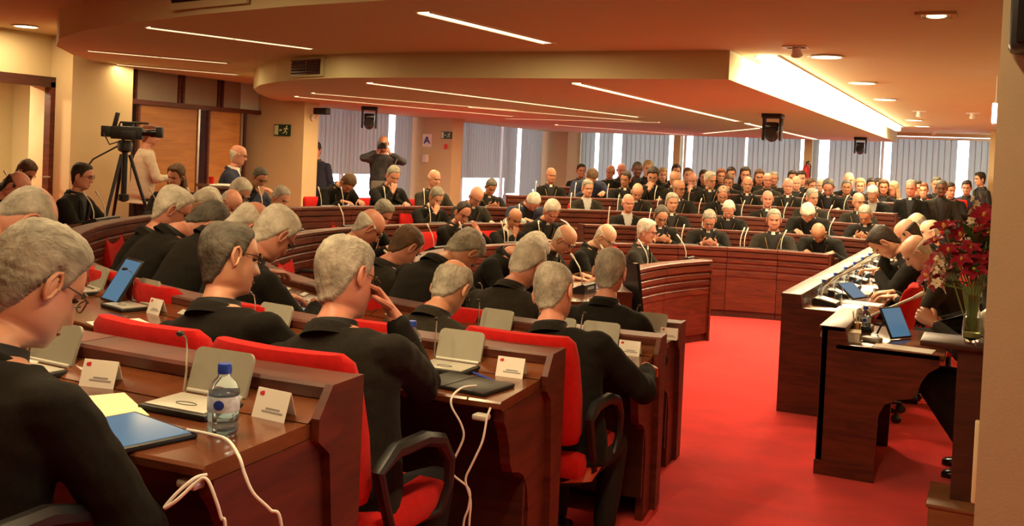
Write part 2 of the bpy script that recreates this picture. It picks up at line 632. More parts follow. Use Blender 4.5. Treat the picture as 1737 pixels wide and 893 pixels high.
def window(n, ax, c, a0, a1, z0, z1, posts, gaps, blind_z=None):
    """ax 'x': plane x=c running along y; ax 'y': plane y=c along x. gaps = open intervals without slats"""
    wn = thing('window_%d' % n, None, None)
    wn['kind'] = 'structure'
    P3 = (lambda u, d, z: (c - d, u, z)) if ax == 'x' else (lambda u, d, z: (u, c + d, z))
    sz = (lambda u, d, z: (d, u, z)) if ax == 'x' else (lambda u, d, z: (u, d, z))
    MB().box(P3((a0 + a1) / 2, .04, z0 - .02), sz(a1 - a0, .30, .04)).build('window_sill', 'white', wn)
    us = [a0] + list(posts) + [a1]
    for u in us:
        MB().box(P3(u, .20, (z0 + z1) / 2), sz(.06, .06, z1 - z0)).build('window_frame', 'white', wn)
    for z in (z0 + .02, z1 - .02):
        MB().box(P3((a0 + a1) / 2, .20, z), sz(a1 - a0, .055, .05)).build('window_frame', 'white', wn)
    for u0, u1 in zip(us[:-1], us[1:]):
        MB().box(P3((u0 + u1) / 2, .21, (z0 + z1) / 2), sz(u1 - u0, .006, z1 - z0)).build('pane', 'pane', wn)
    MB().box(P3((a0 + a1) / 2, .02, z1 - .03), sz(a1 - a0, .05, .05)).build('blind_rail', 'white', wn)
    u = a0 + .06
    while u < a1 - .05:
        if not any(g0 < u < g1 for g0, g1 in gaps):
            bz = z0 + .02
            if blind_z:
                for g0, g1, zz in blind_z:
                    if g0 <= u <= g1:
                        bz = zz
            if bz < z1 - .1:
                p = P3(u, .02 + .005 * (int(u / .118) % 2), bz)
                o = put('blind_slat', slat_mesh(round(z1 - .05 - bz, 3)), wn, loc=p, rotz=(pi / 2 if ax == 'x' else 0))
        u += .118
    return wn


window(1, 'x', XL, 12.27, 16.33, .62, 2.6, (14.3,), ((15.45, 15.75),), ((12.0, 15.5, 1.36),))
window(2, 'x', XL, 16.77, 22.38, .62, 2.6, (18.6, 20.5), ((20.05, 20.2), (20.9, 21.1)), ((16.7, 20.3, 1.30), (20.4, 21.0, .95)))
window(3, 'y', YF, -9.35, -7.0, .72, 2.6, (-8.2,), ((-9.05, -8.92), (-8.50, -8.32)))
window(4, 'y', YF, -6.75, -3.95, .72, 2.6, (-5.35,), ((-6.72, -6.56), (-5.38, -5.22)))
window(5, 'y', YF, -3.75, -.1, .72, 2.6, (-2.3,), ((-3.66, -3.42), (-2.30, -2.15), (-.78, -.62)))
for x in (-9.67, -6.88, -3.85):
    struct('mullion_pier', MB().box((x, YF + .05, 1.66), (.16 if x != -9.67 else .6, .28, 1.92)), 'fascia', parent=wf)

# ---- ceilings: high slab, middle island with rounded corner, low island over the hemicycle
mb = MB()
mb.box((-5, 11.5, Z3 + .06), (18, 30, .12))
struct('ceiling', mb, 'ceil')
L2 = [(4, 5.05), (-3.0, 5.12), (-4.2, 5.26), (-5.2, 5.48), (-6.2, 5.78), (-7.1, 6.12), (-7.9, 6.55), (-8.6, 7.1), (-9.2, 7.8), (-9.65, 8.5), (-9.95, 9.2), (-9.98, 10), (-9.98, YF), (4, YF)]
mb = MB(); polyslab(mb, L2, Z2, Z3 + .02)
struct('ceiling_middle', mb, 'ceil')
L1 = [(-1.95, 7.88), (-5.0, 7.86), (-5.7, 7.92), (-6.3, 8.12), (-6.9, 8.45), (-7.5, 8.9), (-8.1, 9.5), (-8.7, 10.3), (-9.2, 11.1), (-9.6, 11.9), (-9.98, 12.9), (-9.98, 22.6), (-1.95, 22.6)]
mb = MB(); polyslab(mb, L1, Z1, Z2 + .02)
struct('ceiling_low', mb, 'ceil')


# ---- ceiling lamps
def strip(name, label, a, b, z, w_, es, power, col=WARM2):
    a, b = Vector((*a, z)), Vector((*b, z))
    d = b - a
    L_ = d.length
    rz = atan2(d.y, d.x)
    t = thing(name, label, 'light', (a + b) / 2, rz, 'recessed ceiling strip lamps')
    q = MB()
    for sy in (-1, 1):
        MB().box((0, sy * (w_ / 2 + .008), -.004), (L_, .016, .014)).build('trim', 'white', t)
    n = max(2, int(L_ / .6))
    for i in range(n):
        MB().box((-L_ / 2 + L_ * (i + .5) / n, 0, -.002), (L_ / n - .025, w_, .006)).build('diffuser', lamp_mat(es, col), t)
    if power:
        area_light('strip_light', (0, 0, -.02), L_, power, col, sy=w_, parent=t)
    return t


_lm = {}


def lamp_mat(es, col):
    if (es, col) not in _lm:
        _lm[(es, col)] = mat('lamp_diffuser', (.8, .75, .65), .5, emit=col, es=es)
    return _lm[(es, col)]


G1 = [('s1', (-3.42, 5.63), (-3.25, 7.30), Z2, 1.6, 16, 'wide strip lamp nearest the camera in the middle ceiling'),
      ('s2', (-6.2, 5.98), (-5.7, 7.5), Z2, 1.5, 10, 'strip lamp left of the vent in the middle ceiling'),
      ('s3', (-8.55, 7.45), (-7.78, 8.7), Z2, 1.3, 8, 'second strip lamp at the rounded left ceiling edge'),
      ('s4', (-9.6, 8.8), (-8.85, 10.1), Z2, 1.2, 8, 'third strip lamp at the rounded left ceiling edge'),
      ('n1', (-2.3, .9), (-2.25, 3.6), Z3, 1.6, 34, 'added unseen strip lamp in the high ceiling above the nearest desks'),  # added out of view to brighten the dark near desks
      ('n2', (-4.9, 1.8), (-4.6, 4.4), Z3, 1.6, 26, 'added unseen strip lamp in the high ceiling over the left near rows'),  # unseen lamp, added to lift the near rows at left
      ('n3', (-.5, .6), (-.5, 3.2), Z3, 1.6, 25, 'added unseen strip lamp in the high ceiling over the aisle'),  # also added above the view, lightens the aisle side of the foreground
      ('t1', (-5.72, 8.44), (-4.8, 14.2), Z1, 1.9, 60, 'long strip lamp starting at the front of the low ceiling'),
      ('t2', (-3.42, 8.3), (-3.48, 14.8), Z1, 1.9, 60, 'straight strip lamp along the right of the low ceiling'),
      ('t2b', (-3.49, 15.4), (-3.52, 22.2), Z1, 1.9, 50, 'far strip lamp along the right of the low ceiling'),
      ('t3', (-8.4, 10.7), (-7.2, 14.9), Z1, 1.7, 40, 'strip lamp along the left edge of the low ceiling'),
      ('t5', (-7.6, 10.0), (-6.2, 13.0), Z1, 1.6, 20, 'short strip lamp near the left tip of the low ceiling'),
      ('t6', (-6.7, 12.4), (-5.2, 15.5), Z1, 1.7, 30, 'strip lamp in the middle of the low ceiling'),
      ('t7', (-7.8, 15.7), (-5.0, 15.75), Z1, 1.6, 25, 'strip lamp lying across the low ceiling'),
      ('t4', (-5.6, 20.6), (-3.7, 17.1), Z1, 1.6, 25, 'slanting strip lamp far back in the low ceiling'),
      ('t8', (-7.8, 18.0), (-6.2, 21.5), Z1, 1.6, 25, 'strip lamp at the far left of the low ceiling')]
for nm, a, b, z, es, pw, lab in G1:
    strip('strip_lamp', lab, a, b, z, .09 if nm != 's1' else .10, es, pw)
# wall washer beside the low ceiling: bright continuous lamp over the presidency table
t = thing('cove_lamp', 'bright continuous lamp along the fascia above the presidency table', 'light', (-1.74, 14.2, Z2))
for i in range(8):
    MB().box((0, -5.85 + 1.5 * i + .65, -.045), (.10, 1.48, .09), bev=.02).build('diffuser', lamp_mat(14.0, (1, .84, .54)), t, True)
for sx in (-.09, .09):
    MB().box((sx, 0.05, -.006), (.014, 12.0, .016)).build('trim', 'white', t)
area_light('cove_light', (0, 0.05, -.10), 12, 150, (1, .80, .46), rot=(0, 0, pi / 2), sy=.10, parent=t)


def downlight(label, x, y, z, r=.13, pw=22, es=6, col=WARM):
    t = thing('downlight', label, 'light', (x, y, z), 0, 'round recessed downlights')
    MB().lathe([(r * .86, .0), (r, .0), (r * 1.12, -.008), (r * 1.12, -.014), (r * .9, -.014), (r * .86, -.004)], 24).build('trim_ring', 'white', t, True)
    MB().lathe([(.001, -.004), (r * .84, -.004), (r * .84, -.010), (.001, -.010)], 24).build('diffuser', lamp_mat(es, col), t)
    area_light('downlight_light', (0, 0, -.03), r * 1.6, pw, col, parent=t)


for i, (y, lab) in enumerate(((8.31, 'nearest round downlight beside the cove lamp'), (10.74, 'second round downlight beside the cove lamp'), (13.06, 'third round downlight beside the cove lamp'),
                              (17.77, 'fourth round downlight beside the cove lamp'), (19.9, 'farthest round downlight beside the cove lamp'))):
    downlight(lab, -1.28, y, Z2, pw=17)
downlight('round downlight over the left doorway', -9.5, 7.45, Z3, pw=10)


def spot(label, x, y, z, aim=25, lit=True):
    t = thing('spotlight', label, 'light', (x, y, z), 0, 'small square adjustable ceiling spots')
    MB().box((0, -.065, -.006), (.18, .02, .014)).build('bezel', 'white', t)
    MB().box((0, .065, -.006), (.18, .02, .014)).build('bezel', 'white', t)
    MB().box((-.08, 0, -.006), (.02, .12, .014)).build('bezel', 'white', t)
    MB().box((.08, 0, -.006), (.02, .12, .014)).build('bezel', 'white', t)
    MB().box((0, 0, -.002), (.14, .11, .006)).build('recess', 'black', t)
    q = MB(); q.X = Euler((RAD(aim), 0, 0)).to_matrix().to_4x4()
    q.lathe([(.03, .0), (.035, -.05), (.045, -.075), (.040, -.075), (.028, -.05), (.001, -.045)], 14)
    h = q.build('lamp_head', 'white', t, True)
    if lit:
        q = MB(); q.X = Euler((RAD(aim), 0, 0)).to_matrix().to_4x4()
        q.lathe([(.001, -.066), (.038, -.066), (.038, -.070), (.001, -.070)], 14)
        q.build('bulb', lamp_mat(5, WARM), h)


spot('near square adjustable spot left of the first downlight', -1.40, 7.66, Z2, 35)
spot('square spot between the third and fourth downlights', -1.05, 15.4, Z2, 20)
spot('square spot in the ceiling near the right wall', -.36, 15.6, Z2, 25)
spot('small spot far back near the window wall', -1.2, 21.8, Z2, 20)
t = thing('emergency_light', 'square recessed clear lamp in the ceiling at upper right', 'light', (-.36, 6.2, Z2))
for sx in (-1, 1):
    MB().box((sx * .095, 0, -.008), (.03, .19, .018)).build('frame', 'wall', t)
    MB().box((0, sx * .095, -.008), (.17, .03, .018)).build('frame', 'wall', t)
MB().box((0, 0, -.004), (.16, .16, .01), bev=.003).build('lens', 'silver', t)
MB().ell((0, 0, -.014), (.055, .04, .012)).build('bulb', lamp_mat(1.3, WARM), t, True)


# ================================================================ people
def lerp(a, b, t):
    return a + (b - a) * t


def sstep(a, b, x):
    t = max(0.0, min(1.0, (x - a) / (b - a)))
    return t * t * (3 - 2 * t)


def crom(tab, z):
    """smooth table lookup, tab sorted by descending key"""
    n = len(tab)
    for i in range(n - 1):
        if tab[i][0] >= z >= tab[i + 1][0]:
            t = (tab[i][0] - z) / (tab[i][0] - tab[i + 1][0])
            p0, p1, p2, p3 = tab[max(i - 1, 0)], tab[i], tab[i + 1], tab[min(i + 2, n - 1)]
            return [.5 * (2 * b + (c - a) * t + (2 * a - 5 * b + 4 * c - d) * t * t + (3 * b - a - 3 * c + d) * t ** 3)
                    for a, b, c, d in zip(p0[1:], p1[1:], p2[1:], p3[1:])]
    return list(tab[-1][1:]) if z < tab[-1][0] else list(tab[0][1:])


HEADT = [(.124, .012, .005, -.03), (.120, .030, .030, -.055), (.110, .049, .052, -.076), (.095, .062, .069, -.091), (.07, .072, .083, -.102),
         (.045, .0765, .088, -.106), (.02, .0765, .087, -.104), (0, .0745, .085, -.099), (-.02, .072, .085, -.092), (-.045, .071, .085, -.083),
         (-.065, .067, .083, -.075), (-.085, .060, .080, -.070), (-.102, .048, .073, -.068), (-.112, .051, .054, -.069),
         (-.122, .056, .040, -.070), (-.14, .060, .034, -.074), (-.165, .063, .033, -.078), (-.195, .070, .036, -.084)]
NSEG = 40
HZ = [.124, .120, .114, .106, .096, .084, .072, .060, .050, .042, .035, .028, .022, .016, .010, .004, -.003, -.010, -.017, -.023, -.029, -.035, -.041, -.048,
      -.055, -.060, -.064, -.068, -.074, -.082, -.090, -.098, -.104, -.109, -.114, -.122, -.135, -.15, -.165, -.18, -.195]


def head_pt(z, k):
    a, yf, yb = crom(HEADT, z)
    ph = 2 * pi * k / NSEG
    x = a * cos(ph)
    yc, b = (yf + yb) / 2, (yf - yb) / 2
    y = yc + b * sin(ph)
    if y > 0 and z > -.115:
        ax = abs(x)
        if -.045 < z < .03:
            pz = lerp(.004, .026, sstep(.028, -.027, z)) if z > -.029 else lerp(.026, 0, sstep(-.029, -.043, z))
            w_ = lerp(.010, .0165, sstep(.02, -.03, z))
            y += pz * math.exp(-(x / w_) ** 2)
        fr = sstep(0, .04, y)
        y += fr * (.006 * math.exp(-((z - .030) / .012) ** 2 - (x / .046) ** 4)
                   - .011 * math.exp(-((ax - .032) / .018) ** 2 - ((z - .011) / .013) ** 2)
                   + .004 * math.exp(-((ax - .045) / .02) ** 2 - ((z + .022) / .018) ** 2)
                   - .004 * math.exp(-((z + .0645) / .0045) ** 2 - (x / .028) ** 4)
                   + .004 * math.exp(-((z + .056) / .006) ** 2 - (x / .024) ** 4)
                   + .004 * math.exp(-((z + .073) / .006) ** 2 - (x / .022) ** 4)
                   + .006 * math.exp(-((z + .098) / .013) ** 2 - (x / .024) ** 2)
                   - .003 * math.exp(-((ax - .030) / .008) ** 2 - ((z + .05) / .015) ** 2))
    return Vector((x, y, z))


def hairline(az):
    t = [(0, .084), (25, .086), (45, .074), (62, .045), (76, -.005), (86, .0), (98, .032), (112, -.02), (130, -.07), (155, -.098), (181, -.104)]
    for i in range(len(t) - 1):
        if t[i][0] <= az <= t[i + 1][0]:
            q = (az - t[i][0]) / (t[i + 1][0] - t[i][0])
            return lerp(t[i][1], t[i + 1][1], q)
    return -.1


def hair_thick(style, p, az):
    z, y = p.z, p.y
    hl = hairline(az) + .007 * noise.noise(Vector((p.x * 40, p.y * 40, 1.3)))
    t = {'full': .015, 'short': .008, 'thin': .008, 'fringe': .010, 'receding': .010, 'crown': .010, 'thick': .021, 'long': .018, 'stubble': .0045}[style]
    if style in ('receding',):
        hl = max(hl, lerp(.108, hl, sstep(20, 75, az)))
    m = sstep(hl - .004, hl + .018, z)
    if style in ('full', 'thick', 'long'):
        t *= lerp(.75, 1.15, sstep(.02, .1, z))
    if style in ('fringe', 'stubble'):
        m *= 1 - sstep(.035, .062, z + .25 * (y + .06) * (1 if y > -.06 else .2))
    if style == 'crown':
        d = (Vector((p.x, p.y, p.z)) - Vector((0, -.055, .095))).length
        m *= sstep(.045, .075, d)
    if style == 'thin':
        m *= lerp(1, .30, sstep(.05, .1, z + .02 * noise.noise(p * 50)))
    return t * m - .004 * (1 - m)


HN = 88
HHZ = [.1245, .123, .120] + [.116 - .0037 * i for i in range(64)]


def hair_mesh(style, color):
    mb = MB()
    rings = []
    sd = random.random() * 50
    for z in HHZ:
        if z < -.118:
            break
        ring = []
        for k in range(HN):
            p = head_pt(z, k * NSEG / HN)
            az = abs(math.degrees(atan2(p.x, p.y)))
            t = hair_thick(style, p, az)
            d = Vector((p.x, (p.y + .01), p.z - .005 if z > .0 else p.z * .3)).normalized()
            if t > 0:
                q = p * 24 + Vector((sd, 0, 0))
                a_ = atan2(p.x, p.y + .03)
                str_ = noise.noise(Vector((a_ * 16 + z * 30, z * 22, sd))) * .55 + noise.noise(Vector((a_ * 34 - z * 20, z * 30, sd + 9))) * .4
                t += (noise.noise(q) * .45 + str_ * .55) * min(t, .011)
            ring.append(p + d * t)
        rings.append(ring)
    mb.loft(rings, True)
    if style == 'long':
        rr = []
        for i in range(9):
            q = i / 8
            z = lerp(.02, -.40, q)
            ring = []
            for k in range(14):
                a = lerp(RAD(-25), RAD(205), k / 13)
                r = lerp(.092, .115, sstep(0, .4, q)) * (1 - .25 * sstep(.7, 1, q))
                w_ = 1 + .05 * noise.noise(Vector((k * .9, q * 5, sd)))
                ring.append(Vector((r * cos(a) * w_, -.03 - r * .9 * sin(a) * w_ - .03 * q, z)))
            for k in range(13, -1, -1):
                p = ring[k]
                ring.append(Vector((p.x * .8, -.03 + (p.y + .03) * .75, p.z)))
            rr.append(ring)
        mb.loft(rr, True)
    return mb.mesh('hair', 'hair_' + color, 'all')


_hair = {}


def get_hair(style, color):
    if (style, color) not in _hair:
        _hair[(style, color)] = hair_mesh(style, color)
    return _hair[(style, color)]


def glasses_meshes():
    mb, lens = MB(), []
    for sx in (-1, 1):
        pts = []
        for i in range(15):
            a = 2 * pi * i / 14
            pts.append((sx * .033 + .022 * cos(a), .103 - .006 * abs(cos(a)) - abs(sx * .033 + .022 * cos(a)) * .12, .009 + .0155 * sin(a)))
        mb.tube(pts, .0016, 5, False)
        lens.append(MB().loft([[Vector(p) * 1.0 for p in pts[:-1]], [Vector(p) + Vector((0, .001, 0)) for p in pts[:-1]]]))
        mb.tube([(sx * .055, .094, .013), (sx * .074, .060, .014), (sx * .081, .0, .012), (sx * .083, -.012, .004)], .0017, 5)
    mb.tube([(-.011, .102, .013), (0, .106, .015), (.011, .102, .013)], .0016, 5)
    return mb.mesh('glasses', 'frame_dark', True), [q.mesh('lens', 'lens', True) for q in lens]


def face_meshes():
    e, b, m = MB(), MB(), MB()
    e.ell((0, 0, 0), (.0125, .007, .0052), n=8, m=5)
    m.ell((0, .0855, -.0645), (.022, .006, .0035), n=10, m=5)
    eb = []
    for sx in (-1, 1):
        q = MB()
        q.tube([(sx * .014, .0955, .029), (sx * .030, .0935, .034), (sx * .046, .082, .030)], [.003, .0042, .0025], 5)
        eb.append(q)
    return e.mesh('eye', 'eye_dark', 'all'), eb, m.mesh('mouth', 'lip', 'all')


EYE, _browmb, MOUTH = face_meshes()
BROW = {c: [q.mesh('eyebrow', 'hair_' + c, 'all') for q in _browmb] for c in ('white', 'grey', 'dark', 'brown')}
GLASS, LENS = glasses_meshes()


def ik(S, W, pole, l1=.30, l2=.27):
    S, W, pole = Vector(S), Vector(W), Vector(pole)
    d = W - S
    L_ = min(d.length, (l1 + l2) * .995)
    W = S + d.normalized() * L_
    a = (l1 * l1 - l2 * l2 + L_ * L_) / (2 * L_)
    h = sqrt(max(0, l1 * l1 - a * a))
    t = d.normalized()
    p = pole - t * pole.dot(t)
    p = p.normalized() if p.length > 1e-5 else t.orthogonal().normalized()
    return S + t * a + p * h, W


def hand(mb, W, d, nrm, side, curl=.5, spread=.06, thumb=.5):
    """W wrist, d finger direction, nrm palm normal (towards what is held), side +1 right hand thumb on -x of hand"""
    d = Vector(d).normalized()
    nrm = Vector(nrm)
    nrm = (nrm - d * nrm.dot(d)).normalized()
    x = d.cross(nrm) * side      # towards the thumb side
    rings = []
    for q, wd, th in ((-.03, .026, .022), (.0, .028, .019), (.02, .034, .017), (.05, .041, .016), (.075, .042, .014), (.09, .039, .011), (.096, .033, .007)):
        rings.append([W + d * q + x * (wd * cos(2 * pi * k / 10)) + nrm * (th * sin(2 * pi * k / 10)) for k in range(10)])
    mb.loft(rings)
    for i, (off, ln) in enumerate(((.030, .072), (.010, .080), (-.011, .074), (-.030, .058))):
        p = W + d * (.088 - abs(i - 1.3) * .004) + x * off
        a = 0.0
        pts, rs = [p - d * .012], [.0098]
        dd = d + x * (off * spread * 40 * .06)
        for s_, (f, c) in enumerate(((.45, .55), (.32, .8), (.23, .6))):
            pts.append(p.copy()); rs.append(.0092 - s_ * .0007)
            a += c * curl * (1.15 if i > 1 else 1.0)
            p = p + (dd.normalized() * cos(a) + nrm * sin(a)) * ln * f
        pts.append(p.copy()); rs.append(.0066)
        pts.append(p + (d * cos(a) + nrm * sin(a)) * .005); rs.append(.003)
        mb.tube(pts, rs, 7)
    p = W + d * .022 + x * .030 + nrm * .006
    pts = [W + d * .008 + x * .016, p]
    rs = [.013, .0125]
    dr = (x * .75 + d * .65 + nrm * thumb).normalized()
    p = p + dr * .034; pts.append(p.copy()); rs.append(.0105)
    dr = (x * .25 + d * .9 + nrm * thumb * .9).normalized()
    p = p + dr * .028; pts.append(p.copy()); rs.append(.009)
    p = p + dr * .012; pts.append(p.copy()); rs.append(.004)
    mb.tube(pts, rs, 7)


def remesh(mb, vox, smooth=6, fac=.5):
    me = bpy.data.meshes.new('tmp')
    me.from_pydata(mb.v, [], mb.f)
    bm = bmesh.new(); bm.from_mesh(me)
    bmesh.ops.recalc_face_normals(bm, faces=bm.faces[:])
    bm.to_mesh(me); bm.free()
    o = bpy.data.objects.new('tmp', me)
    C.objects.link(o)
    r = o.modifiers.new('r', 'REMESH'); r.mode = 'VOXEL'; r.voxel_size = vox
    if smooth:
        s_ = o.modifiers.new('s', 'SMOOTH'); s_.iterations = smooth; s_.factor = fac
    dg = bpy.context.evaluated_depsgraph_get()
    out = bpy.data.meshes.new_from_object(o.evaluated_get(dg))
    bpy.data.objects.remove(o)
    bpy.data.meshes.remove(me)
    return out


TORSO = [(.55, .095, .074, -.006), (.53, .130, .082, -.004), (.50, .172, .094, .0), (.46, .19, .108, .0), (.38, .19, .122, .005), (.28, .18, .125, .01), (.16, .178, .128, .015),
         (.05, .185, .130, .01), (-.05, .18, .125, .0), (-.11, .14, .10, .0)]


def make_pose(name, lean=15, hunch=.03, yaw=0, pitch=10, roll=0, twist=0, slant=0, RW=(.17, .50, .76), LW=(-.17, .50, .76), RP=(.6, -.2, -.7), LP=(-.6, -.2, -.7),
              RH=((-.35, 1, -.1), (0, 0, -1)), LH=((.35, 1, -.1), (0, 0, -1)), curl=(.5, .5), stand=False, belly=.02, vox=.013, knee=(.13, .44, .47), ankle=(.12, .38, .09), hem=-.07,
              wide=1.09, vneck=True, pz=None, bare_arms=False):
    P_ = {'name': name}
    pz = pz if pz is not None else (.93 if stand else .50)
    T = Matrix.Translation((0, 0, pz)) @ Euler((0, 0, RAD(twist))).to_matrix().to_4x4() @ Euler((-RAD(lean), RAD(slant), 0)).to_matrix().to_4x4()

    def TY(t):
        return hunch * (max(0, t - .15) / .4) ** 2
    Nk = T @ Matrix.Translation((0, TY(.56), .555)) @ Euler((-RAD(pitch), 0, 0)).to_matrix().to_4x4() @ Euler((0, RAD(roll), RAD(yaw))).to_matrix().to_4x4()
    H = Nk @ Matrix.Translation((0, .012, .175)) @ Matrix.Scale(1.06, 4)
    P_['H'] = H
    P_['T'] = T
    # ---- body: head, neck, torso as one loft
    body = MB()
    rings = []
    for z in HZ:
        ring = []
        wgt = sstep(-.112, -.195, z)
        for k in range(NSEG):
            p = head_pt(z, k)
            q = H @ p
            if wgt > 0:
                q = q.lerp(T @ Vector((p.x, p.y + .01 + TY(.56), .565 + (z + .195) * .9)), wgt)
            ring.append(q)
        rings.append(ring)
    for t, a, b, y0 in TORSO:
        if t > .545:
            continue
        bl = belly * math.exp(-((t - .14) / .14) ** 2)
        rings.append([T @ Vector((a * wide * (.96 if t < .4 else .84) * cos(2 * pi * k / NSEG), y0 + TY(t) + (b * (.96 if t < .4 else .86) + (bl if sin(2 * pi * k / NSEG) > 0 else 0)) * sin(2 * pi * k / NSEG), t)) for k in range(NSEG)])
    body.loft(rings)
    nh = len(rings)
    for sx in (-1, 1):
        Re = H @ Matrix.Translation((sx * .0765, -.012, -.004)) @ Euler((RAD(-8), 0, RAD(sx * 22))).to_matrix().to_4x4()
        rr = []
        for i in range(9):
            a = 2 * pi * i / 8
            rr.append(Re @ Vector((sx * .010, .017 * cos(a) * (1 - .25 * (sin(a) < 0)), .033 * sin(a))))
        body.tube(rr, .0055, 6, False)
        sv = body.X; body.X = Re
        body.ell((sx * .003, 0, 0), (.008, .016, .031), n=10, m=6)
        body.X = sv
    S = {}
    for sx, Wt, pl, hd, cu in ((1, RW, RP, RH, curl[0]), (-1, LW, LP, LH, curl[1])):
        Sh = T @ Vector((sx * .185 * wide, TY(.46) + .0, .455))
        E_, W_ = ik(Sh, Wt, pl)
        S[sx] = (Sh, E_, W_)
        fd = (W_ - E_).normalized()
        if not bare_arms:
            body.cap(Sh, .055, E_, .045, 10)
        body.cap(E_, .042, W_ - fd * .03, .029, 10)
        hand(body, W_, hd[0] if hd[0] else fd, hd[1], sx, cu)
    P_['S'] = S
    legs = {}
    for sx in (-1, 1):
        hp = Vector((sx * .095, 0, pz - .02))
        kn = Vector((sx * knee[0], knee[1], knee[2]))
        an = Vector((sx * ankle[0], ankle[1], ankle[2]))
        legs[sx] = (hp, kn, an)
        body.cap(hp, .08, kn, .055, 10)
        body.cap(kn, .052, an, .036, 10)
    me = body.mesh('body', 'skin', 50)
    P_['body'] = me
    # ---- jacket
    J = MB()
    rings = []
    for t, a, b, y0 in TORSO:
        if t < hem - .03:
            continue
        bl = belly * math.exp(-((t - .14) / .14) ** 2)
        inf = .014 if t < .5 else .012
        rings.append([T @ Vector(((a * wide + inf) * cos(2 * pi * k / 28), y0 + TY(t) + (b + inf + (bl if sin(2 * pi * k / 28) > 0 else 0)) * sin(2 * pi * k / 28), t)) for k in range(28)])
    if stand:
        for t, a, b in ((-.16, .185, .135),):
            rings.append([T @ Vector(((a * wide + .02) * cos(2 * pi * k / 28), (b + .02) * sin(2 * pi * k / 28), t)) for k in range(28)])
    J.loft(rings)
    for sx in (-1, 1):
        Sh, E_, W_ = S[sx]
        fd = (W_ - E_).normalized()
        ctr = T @ Vector((sx * .10, TY(.46), .44))
        J.cap(ctr, .082, Sh, .074, 12)
        J.cap(Sh, .073, E_, .060, 12)
        J.cap(E_, .060, W_ - fd * .055, .043, 12)
    jm = remesh(J, vox, 5, .5)
    Ti = T.inverted()
    vn = [v.normal.copy() for v in jm.vertices]
    sd = Vector((random.random() * 9, 3, 5))
    for i, v in enumerate(jm.vertices):
        p = v.co
        d = noise.noise(p * 7 + sd) * .006 + noise.noise(Vector((p.x * 14, p.y * 14, p.z * 26)) + sd) * .0035
        for sx in (-1, 1):
            Sh, E_, W_ = S[sx]
            de = (p - E_).length
            if de < .2:
                ax = (W_ - Sh).normalized()
                d += .006 * sin((p - E_).dot(ax) * 95 + 2.5 * noise.noise(p * 9)) * math.exp(-(de / .10) ** 2)
            ds = (p - Sh).length
            if ds < .18:
                d += .004 * sin(ds * 80 + 4 * noise.noise(p * 6 + sd)) * math.exp(-(ds / .12) ** 2)
        v.co = p + vn[i] * d
    bvh = BVHTree.FromPolygons([v.co for v in jm.vertices], [tuple(p.vertices) for p in jm.polygons])

    def chest(x, t, off=0.0):
        o_ = T @ Vector((x, .6, t)); dr = (T.to_3x3() @ Vector((0, -1, 0)))
        h = bvh.ray_cast(o_, dr)
        if h[0] is None:
            return T @ Vector((x, .13, t))
        return h[0] - dr * off
    if vneck:
        def inV(p):
            q = Ti @ p
            return q.y > .02 and .20 < q.z and abs(q.x) < .012 + .20 * (q.z - .20)
        bm = bmesh.new(); bm.from_mesh(jm)
        kill = [f for f in bm.faces if all(inV(v.co) for v in f.verts)]
        bmesh.ops.delete(bm, geom=kill, context='FACES')
        bm.to_mesh(jm); bm.free()
        P_['lapel'] = []
        for sx in (-1, 1):
            lp = MB()
            top, bot = [], []
            for i in range(9):
                q = i / 8
                t = lerp(.50, .20, q)
                xi = (.008 + .20 * (t - .20))
                wd = .055 * sin(min(1, q * 1.3 + .25) * pi * .75) * (1 if q < .85 else (1 - q) / .15 * .8 + .2)
                top.append((chest(sx * xi, t, .007), chest(sx * (xi + wd), t, .009)))
            rings = [[a, b, b - (T.to_3x3() @ Vector((0, .012, 0))), a - (T.to_3x3() @ Vector((0, .012, 0)))] for a, b in top]
            lp.loft(rings)
            P_['lapel'].append(lp.mesh('lapel', 'suit', 30))
    jm.materials.clear(); jm.materials.append(M['suit'])
    jm.polygons.foreach_set('use_smooth', [True] * len(jm.polygons))
    jm.name = 'jacket'
    P_['jacket'] = jm
    # shirt front seen in the opening, pectoral chain and cross
    sf = MB()
    rings = []
    for i in range(7):
        t = lerp(.535, .18, i / 6)
        a, b, y0 = crom(TORSO, t)
        bl = belly * math.exp(-((t - .14) / .14) ** 2)
        rings.append([T @ Vector(((a * wide + .003) * sin(an), y0 + TY(t) + (b + .003 + bl) * cos(an), t)) for an in [RAD(-62 + 124 * k / 10) for k in range(11)]]
                     + [T @ Vector(((a * wide - .01) * sin(an), y0 + TY(t) + (b - .012) * cos(an), t)) for an in [RAD(62 - 124 * k / 10) for k in range(11)]])
    sf.loft(rings)
    P_['shirt'] = sf.mesh('shirt_front', 'shirt', 50)
    # shirt collar band and white tab, jacket collar
    cb, tabm, jc = MB(), MB(), MB()
    Nc = T @ Matrix.Translation((0, TY(.56) + .006, .558)) @ Euler((-RAD(pitch * .12 + 4), 0, RAD(yaw * .15))).to_matrix().to_4x4()
    rin = []
    for z, r in ((-.028, .092), (-.002, .080), (.020, .0755), (.022, .069), (-.01, .070)):
        rin.append([Nc @ Vector((r * cos(2 * pi * k / 24), -.016 + r * 1.04 * sin(2 * pi * k / 24), z)) for k in range(24)])
    cb.loft(rin, False)
    P_['band'] = cb.mesh('collar_band', 'shirt', 50)
    rin = []
    for z, r in ((-.014, .0875), (.004, .0815), (.0225, .0785), (.0225, .070), (-.014, .074)):
        rin.append([Nc @ Vector((r * sin(an), -.016 + r * 1.04 * cos(an), z)) for an in [RAD(-17 + 34 * k / 5) for k in range(6)]])
    tabm.loft(rin + [rin[0]], False, False)
    P_['tab'] = tabm.mesh('collar_tab', 'white_cloth', 50)
    rin = []
    arcs = [RAD(-118 + 236 * k / 18) for k in range(19)]
